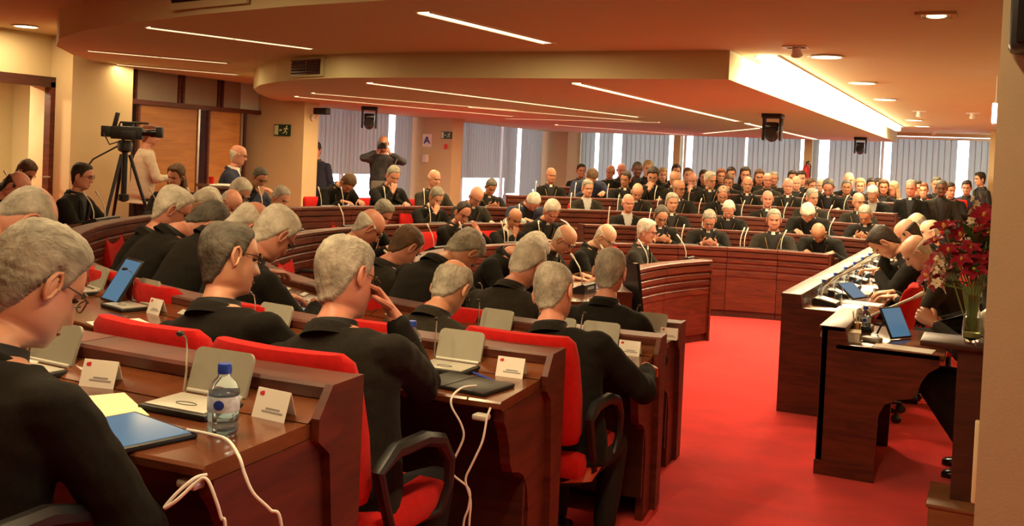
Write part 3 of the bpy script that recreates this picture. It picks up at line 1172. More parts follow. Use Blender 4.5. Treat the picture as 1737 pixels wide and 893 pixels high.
    for z, r in ((-.030, .104), (-.010, .0935), (.009, .0875), (.011, .082), (-.012, .084)):
        rin.append([Nc @ Vector((r * sin(an), -.020 - r * 1.05 * cos(an), z - (.016 * (1 - cos(an))))) for an in arcs])
    jc.loft(rin + [rin[0]], False, False)
    P_['jcollar'] = jc.mesh('jacket_collar', 'suit', 60)
    ch, cr = MB(), MB()
    hc = [chest(sx_ * x_, t_, .011) for sx_, x_, t_ in ((-1, .10, .50), (-1, .075, .42), (-1, .045, .32), (-1, .010, .235), (1, .010, .235), (1, .045, .32), (1, .075, .42), (1, .10, .50))]
    ch.tube(hc, .0032, 5)
    c0 = chest(0, .205, .012)
    Rt = T.to_3x3()
    cr.box(c0, (.012, .006, .085), Rt)
    cr.box(c0 + Rt @ Vector((0, 0, .012)), (.055, .006, .012), Rt)
    P_['chain'] = ch.mesh('pectoral_chain', 'gold', True)
    P_['cross'] = cr.mesh('pectoral_cross', 'gold')
    # ---- trousers and shoes
    tr = MB()
    tr.loft([[T @ Vector(((a + .004) * cos(2 * pi * k / 20), (b + .004) * sin(2 * pi * k / 20), t)) for k in range(20)] for t, a, b in ((.10, .175, .12), (.0, .182, .125), (-.08, .175, .12), (-.12, .12, .09))])
    for sx in (-1, 1):
        hp, kn, an = legs[sx]
        tr.cap(hp, .092, kn, .070, 12)
        tr.cap(kn, .070, an + Vector((0, 0, .02)), .056, 12)
    tm = remesh(tr, .02, 4, .5)
    tm.materials.clear(); tm.materials.append(M['trouser'])
    tm.polygons.foreach_set('use_smooth', [True] * len(tm.polygons))
    tm.name = 'trousers'
    P_['trousers'] = tm
    sh = MB()
    rings = []
    for y, wd, h in ((-.085, .028, .05), (-.07, .036, .075), (-.02, .038, .085), (.03, .040, .07), (.08, .046, .052), (.13, .044, .042), (.16, .033, .034), (.172, .018, .022)):
        rings.append([Vector((wd * max(-1, min(1, 1.25 * cos(2 * pi * k / 12))), y, max(0.0, h * (.5 + .5 * 1.15 * sin(2 * pi * k / 12))))) for k in range(12)])
    sh.loft(rings)
    P_['shoe'] = sh.mesh('shoe', 'shoe', 60)
    P_['ankles'] = [(legs[s_][2].x, legs[s_][2].y, legs[s_][2].z - .09) for s_ in (-1, 1)]
    return P_


POSES = {}


def slotmat(o, m):
    o.material_slots[0].link = 'OBJECT'
    o.material_slots[0].material = M[m]


def person(label, head, facing, pose, hair=('short', 'grey'), skin='skin', glasses=False, suit='suit', cross=True, tabw=True, shirt='shirt', group=None, trousers=True, zmin=None, brow=None, trouser_mat='trouser', jacket_parts=True, floor=None):
    """head = wanted world position of the head centre; returns (root, pelvis floor point, rotation)"""
    P_ = POSES[pose]
    H = P_['H']
    rz = RAD(facing)
    hl = H.translation
    fl = floor if floor is not None else 0.0
    s_ = (head[2] - fl) / hl.z
    s_ = max(.92, min(1.09, s_))
    R_ = Matrix.Rotation(rz, 3, 'Z')
    off = R_ @ Vector((hl.x, hl.y, 0)) * s_
    loc = (head[0] - off.x, head[1] - off.y, head[2] - hl.z * s_)
    root = thing('person', label, 'person', loc, rz, group, s_)
    b = put('body', P_['body'], root)
    slotmat(b, skin)
    hs = put('hair', get_hair(*hair), root, mtx=H) if hair else None
    for sx in (-1, 1):
        put('eye', EYE, root, mtx=H @ Matrix.Translation((sx * .032, .0745, .0095)))
    bc = brow or ({'white': 'white', 'lgrey': 'grey', 'grey': 'grey', 'dgrey': 'dark', 'dark': 'dark', 'brown': 'brown', 'blond': 'brown', 'red': 'brown'}[hair[1]] if hair else 'grey')
    for q in BROW[bc]:
        put('eyebrow', q, root, mtx=H)
    put('mouth', MOUTH, root, mtx=H)
    if glasses:
        g = put('glasses', GLASS, root, mtx=H)
        for q in LENS:
            put('lens', q, g)
    j = put('jacket' if jacket_parts else 'sweater', P_['jacket'], root)
    slotmat(j, suit)
    if jacket_parts:
        if 'lapel' in P_:
            for lm in P_['lapel']:
                q = put('lapel', lm, j); slotmat(q, suit)
            q = put('shirt_front', P_['shirt'], root); slotmat(q, shirt)
        q = put('jacket_collar', P_['jcollar'], j); slotmat(q, suit)
        q = put('collar_band', P_['band'], root); slotmat(q, shirt if shirt != 'shirt_grey' else 'shirt_grey')
        if tabw:
            put('collar_tab', P_['tab'], root)
        if cross:
            q = put('pectoral_chain', P_['chain'], root)
            put('pectoral_cross', P_['cross'], q)
    if trousers:
        q = put('trousers', P_['trousers'], root); slotmat(q, trouser_mat)
        for a in P_['ankles']:
            put('shoe', P_['shoe'], root, loc=a)
    return root, Vector(loc), rz


POSES['read'] = make_pose('read', lean=20, pitch=24, RW=(.13, .53, .80), LW=(-.16, .50, .80))
POSES['upright'] = make_pose('upright', lean=8, pitch=4, RW=(.12, .47, .80), LW=(-.14, .46, .80), yaw=6)
POSES['lookl'] = make_pose('lookl', lean=12, pitch=4, yaw=38, RW=(.15, .48, .80), LW=(-.15, .48, .80))
POSES['lookr'] = make_pose('lookr', lean=14, pitch=8, yaw=-34, RW=(.15, .48, .80), LW=(-.15, .48, .80))
POSES['down'] = make_pose('down', lean=28, pitch=38, hunch=.05, RW=(.11, .55, .80), LW=(-.17, .50, .80))
POSES['typing'] = make_pose('typing', slant=-11, lean=13, pitch=14, yaw=-4, wide=1.2, RW=(.25, .52, .83), LW=(-.12, .44, .80), RH=((-.1, 1, -.25), (0, 0, -1)))
POSES['backr'] = make_pose('backr', slant=-11, lean=10, pitch=8, yaw=-24, wide=1.26, belly=.06, RW=(.22, .48, .80), LW=(-.20, .46, .80), vox=.010)
POSES['near'] = make_pose('near', lean=14, pitch=22, yaw=-20, wide=1.24, hunch=.05, belly=.04, RW=(.14, .36, .76), LW=(-.18, .40, .79), RP=(.8, -.1, -.7), vox=.008)
POSES['glassadj'] = make_pose('glassadj', slant=-11, lean=12, pitch=14, yaw=-14, wide=1.24, belly=.05, RW=(.005, .315, 1.075), LW=(-.16, .44, .80), RP=(.50, .05, -1),
                              RH=((-.45, -.10, .55), (-.6, -.6, -.2)), curl=(.95, .5), vox=.008)
POSES['chin'] = make_pose('chin', lean=20, pitch=10, yaw=-8, RW=(.045, .40, .965), RP=(.6, .5, -.9), RH=((-.25, -.1, .9), (-.3, -.9, .1)), curl=(1.15, .5), LW=(-.10, .50, .80))
POSES['facehand'] = make_pose('facehand', lean=18, pitch=16, RW=(.085, .43, .97), RP=(.7, .4, -.9), RH=((-.45, -.25, .9), (-.15, -1, -.2)), curl=(.45, .5), LW=(-.12, .50, .80))
POSES['headhold'] = make_pose('headhold', lean=24, pitch=30, yaw=-14, RW=(.13, .42, .98), RP=(.7, .3, -.9), RH=((-.4, -.3, .85), (-.7, -.7, 0)), curl=(.7, .5), LW=(-.12, .50, .80))
POSES['phone'] = make_pose('phone', lean=15, pitch=24, RW=(.075, .40, .86), LW=(-.085, .40, .85), RP=(.8, -.1, -.7), LP=(-.8, -.1, -.7), RH=((-.55, .8, .15), (-.6, 0, .5)), LH=((.55, .8, .15), (.6, 0, .5)), curl=(.9, .9))
POSES['phonelook'] = make_pose('phonelook', lean=16, pitch=24, yaw=-12, RW=(.10, .46, .84), LW=(-.08, .46, .84), RH=((-.5, .8, .1), (-.6, 0, .5)), LH=((.5, .8, .1), (.6, 0, .5)), curl=(.8, .8))
POSES['chestup'] = make_pose('chestup', lean=14, pitch=18, yaw=-16, RW=(-.10, .34, .84), LW=(-.20, .36, .94), LP=(-.9, .2, -.5), LH=((.55, -.1, .75), (.3, -.9, 0)), RH=((-.8, .5, 0), (0, 0, -1)), curl=(.5, .35))
POSES['clasp'] = make_pose('clasp', lean=12, pitch=12, wide=1.1, belly=.05, RW=(.07, .45, .83), LW=(-.07, .45, .83), RP=(.8, -.1, -.7), LP=(-.8, -.1, -.7), RH=((-.35, .75, .4), (-.85, .3, 0)), LH=((.35, .75, .4), (.85, .3, 0)), curl=(.95, .95),
                           knee=(.15, .45, .49), ankle=(.13, .20, .09), vox=.010)
POSES['lap'] = make_pose('lap', lean=6, pitch=8, RW=(.09, .28, .62), LW=(-.09, .28, .62), RP=(.8, -.3, -.5), LP=(-.8, -.3, -.5), RH=((-.7, .6, -.1), (0, 0, -1)), LH=((.7, .6, -.1), (0, 0, -1)), curl=(.6, .6))
POSES['presdown'] = make_pose('presdown', lean=34, pitch=26, hunch=.05, RW=(.10, .50, .93), RP=(.6, .4, -.9), RH=((-.3, -.3, .8), (-.3, -.9, 0)), LW=(-.14, .55, .80), curl=(1.0, .5))
POSES['stand'] = make_pose('stand', stand=True, lean=2, pitch=6, RW=(.24, .12, .86), LW=(-.24, .12, .86), RP=(.4, -1, 0), LP=(-.4, -1, 0), RH=((0, .2, -1), (-1, 0, 0)), LH=((0, .2, -1), (1, 0, 0)), knee=(.10, .03, .50), ankle=(.11, -.01, .09), hem=-.14)
POSES['operator'] = make_pose('operator', stand=True, lean=3, pitch=8, yaw=-6, RW=(.12, .34, 1.12), LW=(-.20, .34, 1.08), RP=(.7, -.6, -.5), LP=(-.7, -.6, -.5), RH=((-.7, .6, .1), (0, 0, -1)), LH=((-.5, .8, -.2), (0, 0, -1)), knee=(.10, .03, .50), ankle=(.11, -.01, .09), hem=-.10, vneck=False)
POSES['photog'] = make_pose('photog', stand=True, lean=6, pitch=0, RW=(.10, .27, 1.52), LW=(-.10, .34, 1.50), RP=(.9, .1, -.5), LP=(-.9, .1, -.5), RH=((-.3, .5, .8), (-.6, -.4, 0)), LH=((.3, .7, .6), (.6, -.4, 0)), curl=(.9, .9), knee=(.12, .03, .50), ankle=(.13, -.01, .09), hem=-.14, wide=1.1, vneck=False)


# head x, y, z, facing, floor, pose, hair, skin, glasses, suit, options, label
PEOPLE = [
    (-1.823, 1.475, 1.427, 6.4, 0.375, 'near', ('thick', 'grey'), 'skin', 1, 'suit', {}, 'grey-haired man in glasses and black suit at the near left edge'),
    (-2.303, 2.615, 1.366, 356.0, 0.25, 'backr', ('short', 'dgrey'), 'skin', 1, 'suit', {}, 'stout man with dark grey cropped hair, seated left of the man touching his glasses'),
    (-1.818, 2.6, 1.345, 0.5, 0.25, 'glassadj', ('full', 'lgrey'), 'skin_pink', 1, 'suit', {}, 'white-haired man raising his right hand to his glasses'),
    (-3.783, 2.984, 1.395, 341.9, 0.25, 'down', ('thin', 'lgrey'), 'skin_pink', 0, 'suit', {}, 'man with thin pale hair bent forward behind the near grey-haired man'),
    (-2.161, 3.894, 1.159, 356.6, 0.125, 'read', ('crown', 'lgrey'), 'skin', 1, 'suit_grey', {}, 'balding grey man in glasses and charcoal jacket beyond the blue-capped bottle'),
    (-1.66, 3.889, 1.188, 2.4, 0.125, 'typing', ('short', 'lgrey'), 'skin_pink', 0, 'suit', {}, 'man with cropped grey hair in black jacket typing on a tablet at the row end'),
    (-3.329, 4.104, 1.3, 342.9, 0.125, 'read', ('full', 'white'), 'skin_pink', 1, 'suit', {}, 'white-haired man in glasses bent over a phone behind the stout man'),
    (-3.799, 4.449, 1.298, 336.3, 0.125, 'down', ('fringe', 'white'), 'skin_pink', 0, 'suit', {}, 'pink bald head between the stout man and the white-haired man with a phone'),
    (-4.247, 4.605, 1.271, 330.8, 0.125, 'down', ('receding', 'dgrey'), 'skin_pink', 1, 'suit', {}, 'man with balding brown-grey hair hunched over the curved desk at left'),
    (-4.654, 4.739, 1.327, 325.9, 0.125, 'chin', ('full', 'white'), 'skin_pink', 1, 'suit', {}, 'white-haired man in glasses with a hand at his mouth by the curved desk'),
    (-1.88, 5.17, 1.152, 359.8, 0.0, 'upright', ('short', 'lgrey'), 'skin_pink', 0, 'suit', {}, 'man with cropped pale grey hair in black jacket at the innermost near desk'),
    (-2.403, 5.209, 1.136, 351.7, 0.0, 'read', ('full', 'white'), 'skin_pink', 0, 'suit_grey', {}, 'white-haired man in charcoal jacket left of the innermost desk end'),
    (-2.958, 5.46, 1.149, 342.2, 0.0, 'down', ('full', 'grey'), 'skin', 0, 'suit', {}, 'grey-haired head half hidden behind the balding man in charcoal'),
    (-3.401, 5.503, 1.148, 335.4, 0.0, 'read', ('short', 'brown'), 'skin_pink', 0, 'suit_grey', {'cross': False}, 'brown-haired man in grey suit leaning over his desk'),
    (-7.221, 5.621, 1.335, 301.1, 0.25, 'phonelook', ('fringe', 'dark'), 'skin_pink', 1, 'suit', {}, 'bald man in glasses with dark side hair at the far left edge'),
    (-8.826, 6.973, 1.398, 285.1, 0.375, 'read', ('short', 'brown'), 'skin', 1, 'suit', {}, 'brown-haired man in glasses behind the bald man at the far left'),
    (-7.752, 6.737, 1.4, 289.8, 0.25, 'upright', ('short', 'dark'), 'skin_pink', 1, 'suit', {'cross': False, 'tabw': False}, 'dark-haired man in rimless glasses seated before the open doorway wall'),
    (-8.225, 8.41, 1.383, 224.0, 0.25, 'lookr', ('long', 'brown'), 'skin', 0, 'suit', {'cross': False, 'tabw': False}, 'woman with long brown hair holding up her hand by the press table'),
    (-6.044, 6.51, 1.241, 299.3, 0.125, 'down', ('full', 'white'), 'skin_pale', 0, 'suit', {}, 'white-blond head bowed between two balding men on the left curve'),
    (-6.385, 7.207, 1.215, 290.0, 0.125, 'headhold', ('stubble', 'lgrey'), 'skin_pink', 0, 'suit', {}, 'bald man resting his head on his raised hand'),
    (-6.865, 7.897, 1.291, 280.8, 0.125, 'read', ('short', 'white'), 'skin', 1, 'suit', {}, 'white-haired man in glasses reading behind the bald man with raised hand'),
    (-8.088, 9.654, 1.371, 262.6, 0.25, 'chin', ('short', 'dgrey'), 'skin_tan', 1, 'navy', {'cross': False, 'tabw': False}, 'dark-haired man in glasses with his hand on his chin by the pillar'),
    (-6.778, 8.439, 1.221, 274.8, 0.125, 'chin', ('short', 'lgrey'), 'skin_pink', 0, 'suit', {}, 'grey-haired man with hand to his mouth holding a pen'),
    (-4.28, 6.382, 1.174, 315.7, 0.0, 'read', ('fringe', 'white'), 'skin_pink', 1, 'suit', {}, 'bald man in glasses and cross chain looking down, beside a grey-haired neighbour'),
    (-5.666, 8.685, 1.123, 272.5, 0.0, 'read', ('full', 'grey'), 'skin_pink', 0, 'suit', {}, 'grey-haired man with a cross chain behind the bald man in glasses'),
    (-7.736, 11.006, 1.327, 249.8, 0.25, 'down', ('short', 'brown'), 'skin', 0, 'suit', {}, 'man with short brown hair bent over papers before the bright window'),
    (-7.452, 11.662, 1.437, 243.3, 0.25, 'chin', ('short', 'grey'), 'skin_pink', 0, 'suit', {}, 'grey-haired man holding his chin below the standing photographer'),
    (-7.128, 12.229, 1.412, 237.3, 0.25, 'upright', ('stubble', 'white'), 'skin', 0, 'suit_grey', {'cross': False, 'tabw': False}, 'bald white-bearded man seated before the pillar'),
    (-6.358, 10.973, 1.21, 244.7, 0.125, 'facehand', ('full', 'grey'), 'skin', 0, 'suit', {}, 'grey-haired man covering his face with one hand'),
    (-5.393, 9.915, 1.109, 253.2, 0.0, 'chestup', ('receding', 'dark'), 'skin_pink', 1, 'suit', {}, 'balding dark-haired man in glasses holding a hand to his chest'),
    (-6.067, 11.503, 1.234, 237.7, 0.125, 'read', ('stubble', 'lgrey'), 'skin_pink', 1, 'suit_grey', {}, 'bald man in glasses reading above the grey-green bag'),
    (-6.592, 12.944, 1.319, 229.1, 0.25, 'phone', ('short', 'dgrey'), 'skin_tan', 0, 'suit', {}, 'man with dark grey hair looking at a phone before the window'),
    (-5.087, 10.636, 1.038, 241.0, 0.0, 'chin', ('stubble', 'dgrey'), 'skin_tan', 0, 'suit', {'shirt': 'white_cloth', 'cross': False, 'tabw': False}, 'bald man in white shirt resting his chin on his hand'),
    (-5.562, 12.17, 1.181, 228.0, 0.125, 'down', ('short', 'white'), 'skin_pink', 0, 'navy', {'cross': False, 'tabw': False}, 'white-haired man in navy pullover with head bowed'),
    (-4.809, 11.065, 1.126, 233.0, 0.0, 'read', ('thick', 'white'), 'skin_pink', 0, 'suit', {}, 'man with thick white hair and cross chain in the front left section'),
    (-3.22, 7.042, 1.05, 270, 0, 'down', ('full', 'white'), 'skin_pink', 0, 'suit', {}, 'white-haired man turned right behind the innermost near row'),
    (-3.35, 8.016, 1.066, 270, 0, 'read', ('stubble', 'white'), 'skin', 1, 'suit', {}, 'bald smiling man in glasses with a cross chain at the inner middle desk'),
    (-3.3, 8.887, 1.045, 270, 0, 'read', ('stubble', 'white'), 'skin_pale', 1, 'suit', {}, 'bald man in glasses looking down at the inner middle desk'),
    (-3.25, 9.988, 1.047, 270, 0, 'upright', ('full', 'white'), 'skin_pink', 1, 'suit_grey', {}, 'white-haired man in glasses with a cross chain behind the curved inner panel'),
    (-3.732, 12.024, 1.115, 210.4, 0.0, 'phone', ('receding', 'dgrey'), 'skin', 1, 'suit', {}, 'balding man in glasses holding a phone above the curved inner panel'),
    (-3.195, 12.283, 1.09, 201.1, 0.0, 'phone', ('short', 'grey'), 'skin_pink', 1, 'suit', {}, 'broad man with grey hair in glasses looking at a phone in the front far row'),
    (-2.442, 12.485, 1.14, 188.9, 0.0, 'upright', ('short', 'grey'), 'skin_pink', 0, 'suit_grey', {}, 'man with short grey hair looking down in the middle of the front far row'),
    (-1.915, 12.53, 1.008, 180.7, 0.0, 'down', ('stubble', 'grey'), 'skin_tan', 0, 'suit', {}, 'bald man bowed over his microphone at the right end of the front far row'),
    (-4.525, 13.046, 1.208, 212.3, 0.125, 'upright', ('fringe', 'white'), 'skin_pink', 0, 'suit', {'shirt': 'shirt_grey', 'cross': False, 'tabw': False}, 'rosy bald man with white side hair and grey shirt, second far row'),
    (-3.997, 13.336, 1.241, 205.4, 0.125, 'upright', ('full', 'lgrey'), 'skin', 0, 'suit', {}, 'grey-haired man with white collar and gold cross behind the balding phone holder'),
    (-3.279, 13.611, 1.181, 196.5, 0.125, 'read', ('short', 'white'), 'skin_pink', 0, 'suit', {}, 'smiling white-haired man with hand on chest, second far row'),
    (-2.26, 13.8, 1.191, 184.5, 0.125, 'down', ('full', 'white'), 'skin_pink', 0, 'suit', {}, 'white-haired bearded man with head bowed beside a red chair'),
    (-1.534, 13.804, 1.214, 176.1, 0.125, 'phone', ('short', 'grey'), 'skin', 1, 'suit', {}, 'grey-haired man in glasses holding up a phone, right end of second far row'),
    (-5.486, 13.948, 1.352, 215.3, 0.25, 'upright', ('full', 'grey'), 'skin', 0, 'suit_grey', {'cross': False, 'tabw': False, 'shirt': 'shirt_grey'}, 'grey-haired man in open collar at the aisle end of a far desk'),
    (-4.845, 14.346, 1.33, 208.4, 0.25, 'read', ('stubble', 'dgrey'), 'skin', 0, 'suit_grey', {}, 'bald man bent behind the rosy bald man'),
    (-4.282, 14.616, 1.411, 202.7, 0.25, 'lookl', ('stubble', 'dgrey'), 'skin_tan', 1, 'suit', {}, 'bald tan man in glasses above the man with a gold cross'),
    (-3.673, 14.834, 1.353, 196.8, 0.25, 'read', ('thin', 'dgrey'), 'skin', 0, 'suit', {}, 'man with thin grey hair above the smiling white-haired man'),
    (-3.041, 14.989, 1.316, 190.8, 0.25, 'upright', ('stubble', 'brown'), 'skin_pink', 0, 'suit', {}, 'bald man with a white collar left of the chatting man'),
    (-2.414, 15.076, 1.376, 185.0, 0.25, 'lookl', ('short', 'grey'), 'skin', 1, 'suit_grey', {}, 'grey-haired man in glasses turned sideways with an open hand'),
    (-1.768, 15.099, 1.353, 179.1, 0.25, 'lookl', ('stubble', 'grey'), 'skin', 1, 'suit_grey', {}, 'bald man in glasses turned left near the end of the third far row'),
    (-6.47, 14.818, 1.503, 217.6, 0.375, 'upright', ('stubble', 'grey'), 'skin_tan', 0, 'suit', {}, 'bald man in a red chair before the far corner'),
    (-5.918, 15.205, 1.511, 212.5, 0.375, 'down', ('short', 'brown'), 'skin', 0, 'navy', {'cross': False, 'tabw': False}, 'brown-haired man with head bowed beside the far corner post'),
    (-5.441, 15.485, 1.496, 208.3, 0.375, 'lookr', ('short', 'dark'), 'skin_tan', 0, 'suit', {}, 'dark-haired bearded man turned right, behind the rosy bald man'),
    (-5.048, 15.682, 1.564, 204.9, 0.375, 'chin', ('full', 'dark'), 'skin', 1, 'suit', {}, 'dark-haired young man in glasses with chin on fist'),
    (-4.714, 15.828, 1.532, 202.2, 0.375, 'lookl', ('stubble', 'grey'), 'skin', 1, 'suit_grey', {'cross': False, 'tabw': False}, 'bald man in glasses and grey jacket beneath the first far window gap'),
    (-4.805, 17.168, 1.518, 199.4, 0.5, 'chin', ('stubble', 'brown'), 'skin_pink', 0, 'suit', {}, 'bald man holding his chin with clasped hand in the fourth far row'),
    (-4.181, 16.022, 1.539, 197.9, 0.375, 'lookl', ('full', 'white'), 'skin', 1, 'suit', {}, 'white-haired man in glasses in the fourth far row'),
    (-4.206, 17.355, 1.517, 195.4, 0.5, 'chin', ('short', 'brown'), 'skin', 0, 'suit', {}, 'brown-haired man with fist at his mouth beside the white-haired man in glasses'),
    (-3.613, 16.181, 1.5, 193.4, 0.375, 'upright', ('stubble', 'white'), 'skin', 0, 'suit', {}, 'bald man with cross chain and collar behind an upright microphone'),
    (-3.568, 17.505, 1.568, 191.1, 0.5, 'upright', ('stubble', 'lgrey'), 'skin_pink', 0, 'suit_grey', {'cross': False, 'tabw': False}, 'bald man with a white beard in the fifth far row'),
    (-2.993, 16.301, 1.503, 188.6, 0.375, 'upright', ('stubble', 'white'), 'skin_pink', 0, 'suit', {}, 'round-faced bald man with white collar in the fourth far row'),
    (-2.386, 16.367, 1.515, 183.9, 0.375, 'read', ('receding', 'dgrey'), 'skin_pink', 0, 'suit', {}, 'man with grey hair at the sides and white collar right of the chatting man'),
    (-2.278, 17.661, 1.512, 182.7, 0.5, 'upright', ('short', 'dgrey'), 'skin_tan', 0, 'suit', {'cross': False, 'tabw': False}, 'dark grey bearded man behind a red chair back'),
    (-1.725, 16.384, 1.44, 178.9, 0.375, 'read', ('full', 'white'), 'skin', 0, 'suit', {'cross': False, 'tabw': False, 'shirt': 'shirt_grey'}, 'white-haired bearded man beside a red chair at the right row end'),
    (-7.069, 17.597, 1.575, 210.7, 0.4, 'upright', ('short', 'dark'), 'skin_tan', 0, 'suit', {'cross': False, 'tabw': False, 'group': 'audience at the back of the hall'}, 'dark-haired man upright at the far corner window post'),
    (-6.815, 18.479, 1.57, 207.2, 0.4, 'lookr', ('fringe', 'brown'), 'skin', 0, 'suit', {'cross': False, 'tabw': False, 'group': 'audience at the back of the hall'}, 'bald head at the left of the back audience, turned right'),
    (-6.823, 19.145, 1.61, 205.7, 0.4, 'upright', ('stubble', 'white'), 'skin_pink', 0, 'suit', {'cross': False, 'tabw': False, 'group': 'audience at the back of the hall'}, 'rosy bald head above the dark bearded man'),
    (-5.921, 17.471, 1.647, 205.2, 0.4, 'upright', ('short', 'dgrey'), 'skin_dark', 0, 'suit', {'cross': False, 'tabw': False, 'group': 'audience at the back of the hall'}, 'grey-bearded tan man in the back audience'),
    (-5.949, 18.171, 1.674, 203.6, 0.4, 'upright', ('full', 'blond'), 'skin_pale', 0, 'suit', {'cross': False, 'tabw': False, 'group': 'audience at the back of the hall'}, 'auburn-haired head behind the young man with chin on fist'),
    (-5.883, 18.904, 1.558, 201.8, 0.4, 'upright', ('long', 'blond'), 'skin_pale', 0, 'suit', {'cross': False, 'tabw': False, 'group': 'audience at the back of the hall'}, 'blonde woman left of the first far window gap'),
    (-5.813, 19.573, 1.636, 200.2, 0.4, 'upright', ('full', 'dark'), 'skin', 0, 'suit', {'cross': False, 'tabw': False, 'group': 'audience at the back of the hall'}, 'dark hair showing above the bald man in grey jacket'),
    (-5.069, 17.822, 1.591, 199.6, 0.4, 'upright', ('short', 'brown'), 'skin', 0, 'suit', {'cross': False, 'tabw': False, 'group': 'audience at the back of the hall'}, 'brown-haired head behind the bald man holding his chin'),
    (-4.965, 18.543, 1.555, 197.7, 0.4, 'upright', ('long', 'dark'), 'skin', 0, 'suit', {'cross': False, 'tabw': False, 'group': 'audience at the back of the hall'}, 'dark-haired woman left of the white-haired man in glasses'),
    (-4.823, 19.265, 1.586, 195.8, 0.4, 'upright', ('long', 'red'), 'skin', 0, 'suit', {'cross': False, 'tabw': False, 'group': 'audience at the back of the hall'}, 'woman with dark red hair right of the white-haired man in glasses'),
    (-4.782, 19.898, 1.626, 194.8, 0.4, 'upright', ('full', 'dark'), 'skin', 0, 'suit', {'cross': False, 'tabw': False, 'group': 'audience at the back of the hall'}, 'dark-haired head behind the man with fist at his mouth'),
    (-4.095, 18.111, 1.638, 193.5, 0.4, 'upright', ('long', 'dark'), 'skin', 0, 'suit', {'cross': False, 'tabw': False, 'group': 'audience at the back of the hall'}, 'dark-haired woman beneath the second far window gap'),
    (-3.987, 18.802, 1.602, 192.0, 0.4, 'upright', ('long', 'brown'), 'skin', 0, 'suit', {'cross': False, 'tabw': False, 'group': 'audience at the back of the hall'}, 'brown-haired woman left of the bald white-bearded man'),
    (-3.862, 19.49, 1.587, 190.6, 0.4, 'upright', ('short', 'grey'), 'skin', 0, 'suit', {'cross': False, 'tabw': False, 'group': 'audience at the back of the hall'}, 'grey-haired head right of the bald white-bearded man'),
    (-3.626, 20.139, 1.611, 188.8, 0.4, 'upright', ('full', 'dark'), 'skin', 0, 'suit', {'cross': False, 'tabw': False, 'group': 'audience at the back of the hall'}, 'dark-haired head below the fire extinguisher'),
    (-3.215, 18.28, 1.533, 188.1, 0.4, 'upright', ('stubble', 'white'), 'skin_pale', 0, 'suit', {'cross': False, 'tabw': False, 'group': 'audience at the back of the hall'}, 'pale bald head right of the round-faced bald man'),
    (-3.249, 18.931, 1.616, 187.8, 0.4, 'upright', ('full', 'dark'), 'skin_pale', 0, 'suit', {'cross': False, 'tabw': False, 'group': 'audience at the back of the hall'}, 'dark-haired young man right of the fire extinguisher'),
    (-3.171, 19.597, 1.486, 186.9, 0.4, 'lookl', ('full', 'brown'), 'skin', 0, 'suit', {'cross': False, 'tabw': False, 'group': 'audience at the back of the hall'}, 'brown-haired man turned left beneath the wide window gap'),
    (-3.092, 20.209, 1.487, 186.1, 0.4, 'upright', ('short', 'white'), 'skin_pale', 0, 'suit', {'cross': False, 'tabw': False, 'group': 'audience at the back of the hall'}, 'pale white-haired head at the foot of the wide window gap'),
    (-2.336, 18.364, 1.629, 182.8, 0.4, 'upright', ('stubble', 'white'), 'skin_pale', 0, 'suit', {'cross': False, 'tabw': False, 'group': 'audience at the back of the hall'}, 'bald head behind the dark grey bearded man'),
    (-2.221, 19.019, 1.528, 182.0, 0.4, 'upright', ('thick', 'blond'), 'skin_pale', 0, 'suit', {'cross': False, 'tabw': False, 'group': 'audience at the back of the hall'}, 'curly light brown hair between the bearded man and a white-haired man'),
    (-2.1, 19.673, 1.541, 181.2, 0.4, 'upright', ('full', 'dark'), 'skin', 0, 'suit', {'cross': False, 'tabw': False, 'group': 'audience at the back of the hall'}, 'dark-haired head left of the third far window gap'),
    (-2.047, 20.274, 1.541, 180.9, 0.4, 'upright', ('long', 'dark'), 'skin', 0, 'suit', {'cross': False, 'tabw': False, 'group': 'audience at the back of the hall'}, 'dark-haired woman at the foot of the third far window gap'),
    (-1.758, 18.374, 1.535, 179.3, 0.4, 'upright', ('long', 'brown'), 'skin', 0, 'suit', {'cross': False, 'tabw': False, 'group': 'audience at the back of the hall'}, 'brown-haired woman left of the long blonde hair'),
    (-1.67, 19.023, 1.503, 178.9, 0.4, 'lookr', ('long', 'blond'), 'skin', 0, 'cream_knit', {'cross': False, 'tabw': False, 'group': 'audience at the back of the hall'}, 'woman with long blonde hair seen from the side at the right of the audience'),
    (-1.264, 19.057, 1.545, 176.6, 0.4, 'upright', ('full', 'dark'), 'skin_pale', 0, 'white_cloth', {'cross': False, 'tabw': False, 'group': 'audience at the back of the hall'}, 'woman in white behind the seated man in black'),
    (-1.165, 19.051, 1.509, 176.0, 0.4, 'upright', ('full', 'red'), 'skin_pale', 0, 'cream_knit', {'cross': False, 'tabw': False, 'group': 'audience at the back of the hall'}, 'red-brown-haired boyish head right of the seated man in black'),
    (-0.985, 19.739, 1.619, 175.4, 0.4, 'upright', ('short', 'dgrey'), 'skin', 0, 'suit', {'cross': False, 'tabw': False, 'group': 'audience at the back of the hall'}, 'head behind the seated man in a grey coat'),
    (-0.726, 19.011, 1.533, 173.6, 0.4, 'lookl', ('full', 'dark'), 'skin', 0, 'suit', {'cross': False, 'tabw': False, 'group': 'audience at the back of the hall'}, 'dark-haired head right of the seated man in a grey coat'),
]


# ================================================================ desks
HP, HW = .818, .74                # parapet height, worktop height
END_PROF = [(0.05, 0), (0.05, HW - .037), (.535, HW - .037), (.535, .67), (.51, .64), (.48, .58), (.465, .52), (.44, .485), (.38, .47), (.33, .445), (.29, .39), (.27, .31), (.27, 0)]


